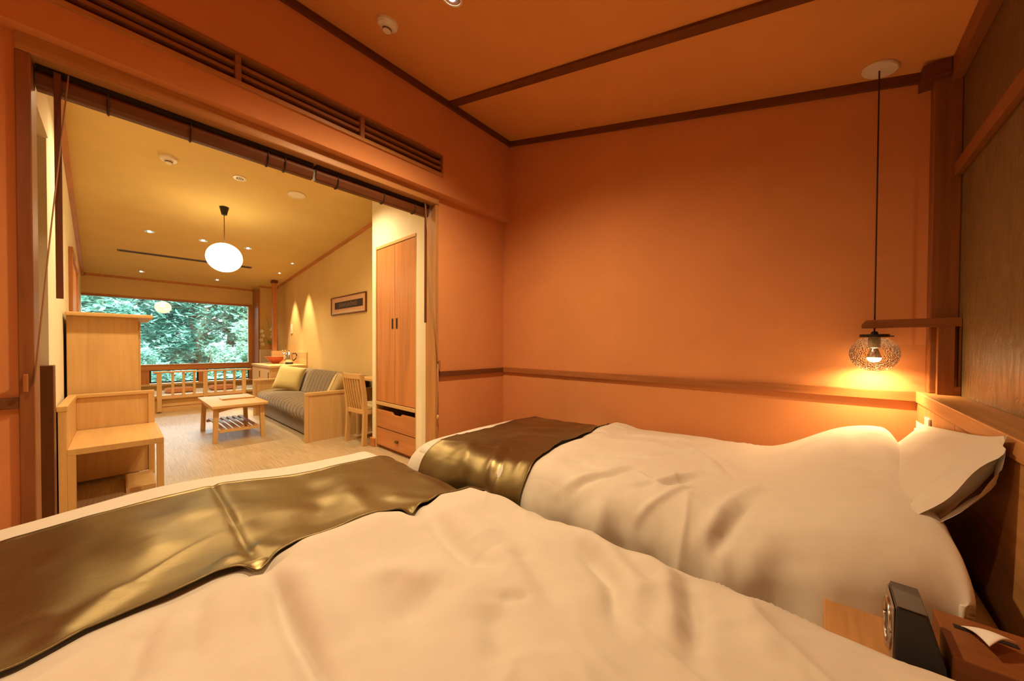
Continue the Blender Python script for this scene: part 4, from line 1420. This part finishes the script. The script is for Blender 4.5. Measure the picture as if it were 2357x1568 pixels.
for k, (dx, dz) in enumerate(((-.17, .34), (-.15, .26), (-.18, .18), (-.02, .38), (.02, .36), (-.01, .24), (.03, .22), (-.16, .10), (.0, .30))):
    q = MB()
    for p in range(5):
        t = 2 * math.pi * p / 5 + k
        c0 = Vector((ox + dx, oy - .035, oz + dz))
        d_ = Vector((math.cos(t), -.25, math.sin(t)))
        s_ = Vector((-math.sin(t), 0, math.cos(t)))
        v_ = [c0, c0 + d_ * .020 + s_ * .015, c0 + d_ * .040, c0 + d_ * .020 - s_ * .015]
        q.bm.faces.new([q.bm.verts.new(x_) for x_ in v_])
    q.build('blossom', 'petal_white', orc, solid=.003)
for k in range(6):
    t = k * 1.05
    q = MB()
    c0 = Vector((ox, oy, oz + .09))
    d_ = Vector((math.cos(t) * .8, -.3 + .3 * math.sin(t), .55)).normalized()
    s_ = d_.cross(Vector((0, 1, .2))).normalized()
    v_ = [c0, c0 + d_ * .06 + s_ * .018, c0 + d_ * .13, c0 + d_ * .06 - s_ * .018]
    q.bm.faces.new([q.bm.verts.new(x_) for x_ in v_])
    q.build('leaf', 'stem_green', orc, solid=.003)

# raised window seat with railing
pf = thing('window_seat', 'raised wooden platform with pale matting below the picture window', 'platform', (.7, 7.8, 0))
MB().box(-.31, 1.733, 7.37, YW, 0, .232).build('body', 'wood_light_x', pf, .002)
MB().box(-.31, 1.733, 7.345, YW - .09, .232, .256).build('mat_top', 'tatami_top', pf, .003)
MB().box(-.31, 1.733, 7.335, 7.37, .215, .250).build('nosing', 'wood_light_x', pf, .003)
MB().box(.35, 1.50, 7.350, 7.37, .0, .075).build('toe_board', 'wood_light_x', pf, .002)
MB().box(.43, 1.42, 7.358, 7.37, .085, .205).build('fascia_panel', 'wood_light_x', pf, .002)
rl = thing('railing', 'light wooden railing with upright balusters along the window seat', 'railing', (.93, 7.33, 0))
MB().box(.338, 1.515, 7.286, 7.334, .592, .618).build('top_rail', 'wood_light_x', rl, .005)
for xc_, zb in ((.401, .02), (.918, .02), (1.412, .02)):
    MB().box(xc_ - .026, xc_ + .026, 7.294, 7.333, zb, .592).build('post', 'wood_light_z', rl, .003)
for xc_ in (.545, .664, .786, 1.040, 1.158, 1.281):
    MB().box(xc_ - .015, xc_ + .015, 7.300, 7.326, .235, .592).build('baluster', 'wood_light_z', rl, .002)
MB().box(.401, 1.412, 7.300, 7.326, .205, .237).build('bottom_rail', 'wood_light_x', rl, .002)


def zabuton(label, x, y):
    r = thing('floor_cushion', label, 'cushion', (x, y, .256), group='floor cushions on the window seat')
    n = 30
    a = np.linspace(-1, 1, n)
    A_, B_ = np.meshgrid(a, a, indexing='ij')
    t = .036 * ((1 - A_ ** 6).clip(0) ** .5) * ((1 - B_ ** 6).clip(0) ** .5)
    for s_, nm in ((1, 'top'), (-1, 'underside')):
        array_mesh(nm, np.stack([A_ * .175, B_ * .175, .038 + s_ * t], -1), 'cushion_orange', r)
    q = MB()
    q.lathe([(0, .006), (.006, .003), (.006, -.002), (0, -.003)], (0, 0, .073), 12)
    q.build('tuft', 'cushion_orange', r, off=(0, 0, 0))


zabuton('orange floor cushion left of the middle railing post', .66, 7.72)
zabuton('orange floor cushion right of the middle railing post', 1.19, 7.72)

# ================================================================== LIVING ROOM CEILING FITTINGS
LT = -math.atan(.09564)
gp = thing('globe_pendant', 'glowing white globe pendant lamp hanging in the living room', 'lamp', (.72, 4.5, 1.75))
gx, gy = .735, 4.62
gz = ceil_l(gy)
MB().lathe([(0, 0), (.040, 0), (.022, -.078), (0, -.078)], (gx, gy, gz), 28).build('ceiling_cup', 'black_metal', gp)
MB().tube([(gx, gy, gz - .07), (gx, gy, 2.06)], .0032, 8).build('cord', 'cord_brown', gp, smooth=True)
prof = [(0 if k in (0, 20) else .150 * math.sin(math.pi * k / 20), 1.915 - .146 * math.cos(math.pi * k / 20)) for k in range(21)]
MB().lathe(prof, (gx, gy, 0), 40).build('globe', 'globe_lit', gp, smooth=True)

smoke_detector('smoke_detector', 'white smoke detector on the living room ceiling', (.277, 3.90, ceil_l(3.90)), LT)
sp = thing('ceiling_sprinkler', 'round white ceiling fitting with dark grille near the pendant', 'ceiling vent', (.729, 3.89, ceil_l(3.89)))
sp.rotation_euler = (LT, 0, 0)
MB().lathe([(0, -.001), (.048, -.001), (.048, -.006), (.028, -.009), (.024, -.004), (0, -.004)], seg=36).build('ring', 'white_plastic', sp, off=Z0)
MB().lathe([(0, -.008), (.024, -.0075), (.024, -.005), (0, -.005)], seg=24).build('grille', 'vent_grey', sp, off=Z0)
for k in range(-1, 2):
    MB().box(k * .012 - .0025, k * .012 + .0025, -.02, .02, -.0105, -.008).build('bar', 'white_plastic', sp, off=Z0)
spk = thing('ceiling_speaker', 'flat round white ceiling speaker near the wardrobe wall', 'speaker', (1.181, 3.90, ceil_l(3.90)))
spk.rotation_euler = (LT, 0, 0)
MB().lathe([(.060, -.001), (.075, -.001), (.075, -.006), (.062, -.008), (.060, -.001)], seg=40).build('rim', 'white_plastic', spk, off=Z0)
MB().lathe([(0, -.0045), (.061, -.0045), (.061, -.002), (0, -.002)], seg=40).build('grille', 'white_plastic', spk, off=Z0)
vt = thing('slot_diffuser', 'long narrow dark air slot in the living room ceiling', 'air vent', (.70, 6.74, ceil_l(6.74)))
vt.rotation_euler = (LT, 0, math.radians(-1.8))
MB().box(-.70, .70, -.045, .045, -.005, .002).build('frame', 'vent_grey', vt, .001, off=Z0)
MB().box(-.68, .68, -.012, -.002, -.0065, -.004).build('slot', 'dark_recess', vt, off=Z0)
MB().box(-.68, .68, .002, .012, -.0065, -.004).build('slot', 'dark_recess', vt, off=Z0)
dls = [(.25, 5.80, 'left'), (.715, 5.79, 'middle'), (1.17, 5.79, 'right')]
for x_, y_, w_ in dls:
    downlight('%s of the three living room downlights before the air slot' % w_, (x_, y_, ceil_l(y_)), LT, .048, 'living room downlights')
    spot('living_downlight_beam', (x_, y_, ceil_l(y_) - .03), 36, 122, .8, color=WARM_L, radius=.04)
for x_, y_, w_ in ((.243, 7.77, 'left'), (1.136, 7.76, 'right')):
    downlight('%s living room downlight close to the picture window' % w_, (x_, y_, ceil_l(y_)), LT, .044, 'living room downlights')
    spot('living_downlight_beam', (x_, y_, ceil_l(y_) - .03), 13, 120, .8, color=WARM_L, radius=.04)
for x_, y_, w_ in ((1.80, 6.80, 'spot downlight over the tea counter beside the yellow wall'), (1.80, 6.15, 'spot downlight over the sofa end beside the yellow wall')):
    downlight(w_, (x_, y_, ceil_l(y_)), LT, .03, 'living room downlights')
    spot('counter_spot_beam', (x_ + .03, y_, ceil_l(y_) - .03), 95, 50, .6, color=WARM_L, radius=.02)
# downlights near the opening, above the lintel line
for x_, y_, w_ in ((.30, 3.36, 'recessed downlight above the luggage bench'), (1.22, 3.30, 'recessed downlight in front of the wardrobe')):
    downlight(w_, (x_, y_, ceil_l(y_)), LT, .048, 'living room downlights')
    spot('living_downlight_beam', (x_, y_, ceil_l(y_) - .03), 56, 145, .9, color=WARM_L, radius=.04)


# ================================================================== OUTSIDE
yy, xx = np.meshgrid(np.linspace(8.4, 30, 40), np.linspace(-14, 16, 50), indexing='xy')
zz = -.6 + .20 * np.maximum(yy - 15, 0) + .25 * vnoise(xx * .4, yy * .4, 3)
g_ = array_mesh('ground', np.stack([xx, yy, zz], -1), 'soil')
tag(g_, 'dark green forest floor rising behind the trees', 'ground', kind='structure')


def leaves(name, centers, radii, n, size, mat, parent, seed, squash=.8):
    rs = np.random.RandomState(seed)
    C = np.array(centers)
    k = rs.randint(0, len(C), n)
    d = rs.normal(size=(n, 3))
    d /= np.linalg.norm(d, axis=1, keepdims=True)
    r = np.array(radii)[k] * (0.55 + .45 * rs.rand(n) ** .5)
    p = C[k] + d * r[:, None] * np.array([1, 1, squash])
    # leaf frames: mostly lying flat, drooping outward
    nrm = np.stack([rs.normal(0, .45, n), rs.normal(0, .45, n) - .25, np.ones(n)], -1)
    nrm /= np.linalg.norm(nrm, axis=1, keepdims=True)
    ax = rs.normal(size=(n, 3))
    ax -= (ax * nrm).sum(1, keepdims=True) * nrm
    ax /= np.linalg.norm(ax, axis=1, keepdims=True)
    sd = np.cross(nrm, ax)
    s = size * (.6 + .8 * rs.rand(n))[:, None]
    V = np.stack([p - ax * s, p + sd * s * .42 - nrm * s * .1, p + ax * s - nrm * s * .25, p - sd * s * .42 - nrm * s * .1], 1).reshape(-1, 3)
    loc = np.array(parent.location)
    me = bpy.data.meshes.new(name)
    me.vertices.add(4 * n)
    me.vertices.foreach_set('co', (V - loc).astype(np.float32).ravel())
    me.loops.add(4 * n)
    me.loops.foreach_set('vertex_index', np.arange(4 * n, dtype=np.int32))
    me.polygons.add(n)
    me.polygons.foreach_set('loop_start', np.arange(0, 4 * n, 4, dtype=np.int32))
    me.update(calc_edges=True)
    me.validate()
    me.materials.append(MATS[mat])
    o = bpy.data.objects.new(name, me)
    COL.objects.link(o)
    o.parent = parent
    o['kind'] = 'stuff'
    return o


def tree(name, label, cat, x, y, h, r, n, size, mat, seed, trunk=.08, blobs=14, base=-.5, low=.15):
    rs = np.random.RandomState(seed)
    t = thing(name, label, cat, (x, y, base), group='trees outside the window')
    cs, rr_ = [], []
    for k in range(blobs):
        a_ = rs.rand() * 2 * math.pi
        q_ = rs.rand() ** .6
        z_ = base + h * (low + (1 - low) * rs.rand())
        f = 1 - .45 * (z_ - base) / h
        cs.append((x + r * q_ * math.cos(a_) * f, y + r * q_ * math.sin(a_) * f, z_))
        rr_.append(r * (.28 + .22 * rs.rand()))
    pts = [(x + .06 * math.sin(k * 1.3 + seed), y + .05 * math.cos(k * 1.7), base + h * .95 * k / 6) for k in range(7)]
    MB().tube(pts, [trunk * (1 - .11 * k) for k in range(7)], 10).build('trunk', 'bark', t, smooth=True)
    for k in range(0, blobs, 3):
        c_ = cs[k]
        zb = max(base + .3, c_[2] - .5)
        MB().tube([(x, y, zb), ((x + c_[0]) / 2, (y + c_[1]) / 2, (zb + c_[2]) / 2 + .1), c_], [trunk * .4, trunk * .25, trunk * .1], 6).build('branch', 'bark', t, smooth=True)
    leaves('foliage', cs, rr_, n, size, mat, t, seed + 100)
    return t


tree('shrub', 'pale green feathery shrub just outside, low centre of the window', 'shrub', 1.35, 10.4, 1.45, .75, 3800, .05, 'leaf_fresh', 1, .03, 14, -.45)
tree('shrub', 'bushy green shrub outside at the left part of the window', 'shrub', .05, 10.6, 1.35, .7, 3600, .05, 'leaf_blue', 2, .03, 14, -.45)
tree('shrub', 'fresh green shrub outside at the right edge of the window', 'shrub', 2.5, 10.9, 1.9, .75, 3800, .055, 'leaf_fresh', 3, .03, 14, -.45)
tree('tree', 'broad blue-green tree outside filling the left of the window', 'tree', -.6, 12.4, 3.3, 1.5, 9000, .075, 'leaf_blue', 4, .10, 24, -.5)
tree('tree', 'deep green tree outside behind the centre of the window', 'tree', 1.4, 13.0, 3.4, 1.5, 9000, .075, 'leaf_blue', 5, .10, 24, -.5)
tree('tree', 'light green tree outside at the right of the window', 'tree', 3.4, 12.8, 3.4, 1.5, 9000, .075, 'leaf_fresh', 6, .10, 24, -.5)
tree('tree', 'dark tree in the second row outside, left', 'tree', .2, 15.6, 4.4, 1.9, 10000, .10, 'leaf_deep', 7, .14, 26, -.3)
tree('tree', 'dark tree in the second row outside, middle', 'tree', 2.7, 15.8, 4.4, 1.9, 10000, .10, 'leaf_deep', 8, .14, 26, -.3)
tree('tree', 'dark tree in the second row outside, right', 'tree', 5.2, 15.6, 4.4, 1.9, 10000, .10, 'leaf_deep', 9, .14, 26, -.3)
tree('tree', 'dark tree in the second row outside, far left', 'tree', -2.4, 15.4, 4.4, 1.9, 9000, .10, 'leaf_deep', 10, .14, 26, -.3)
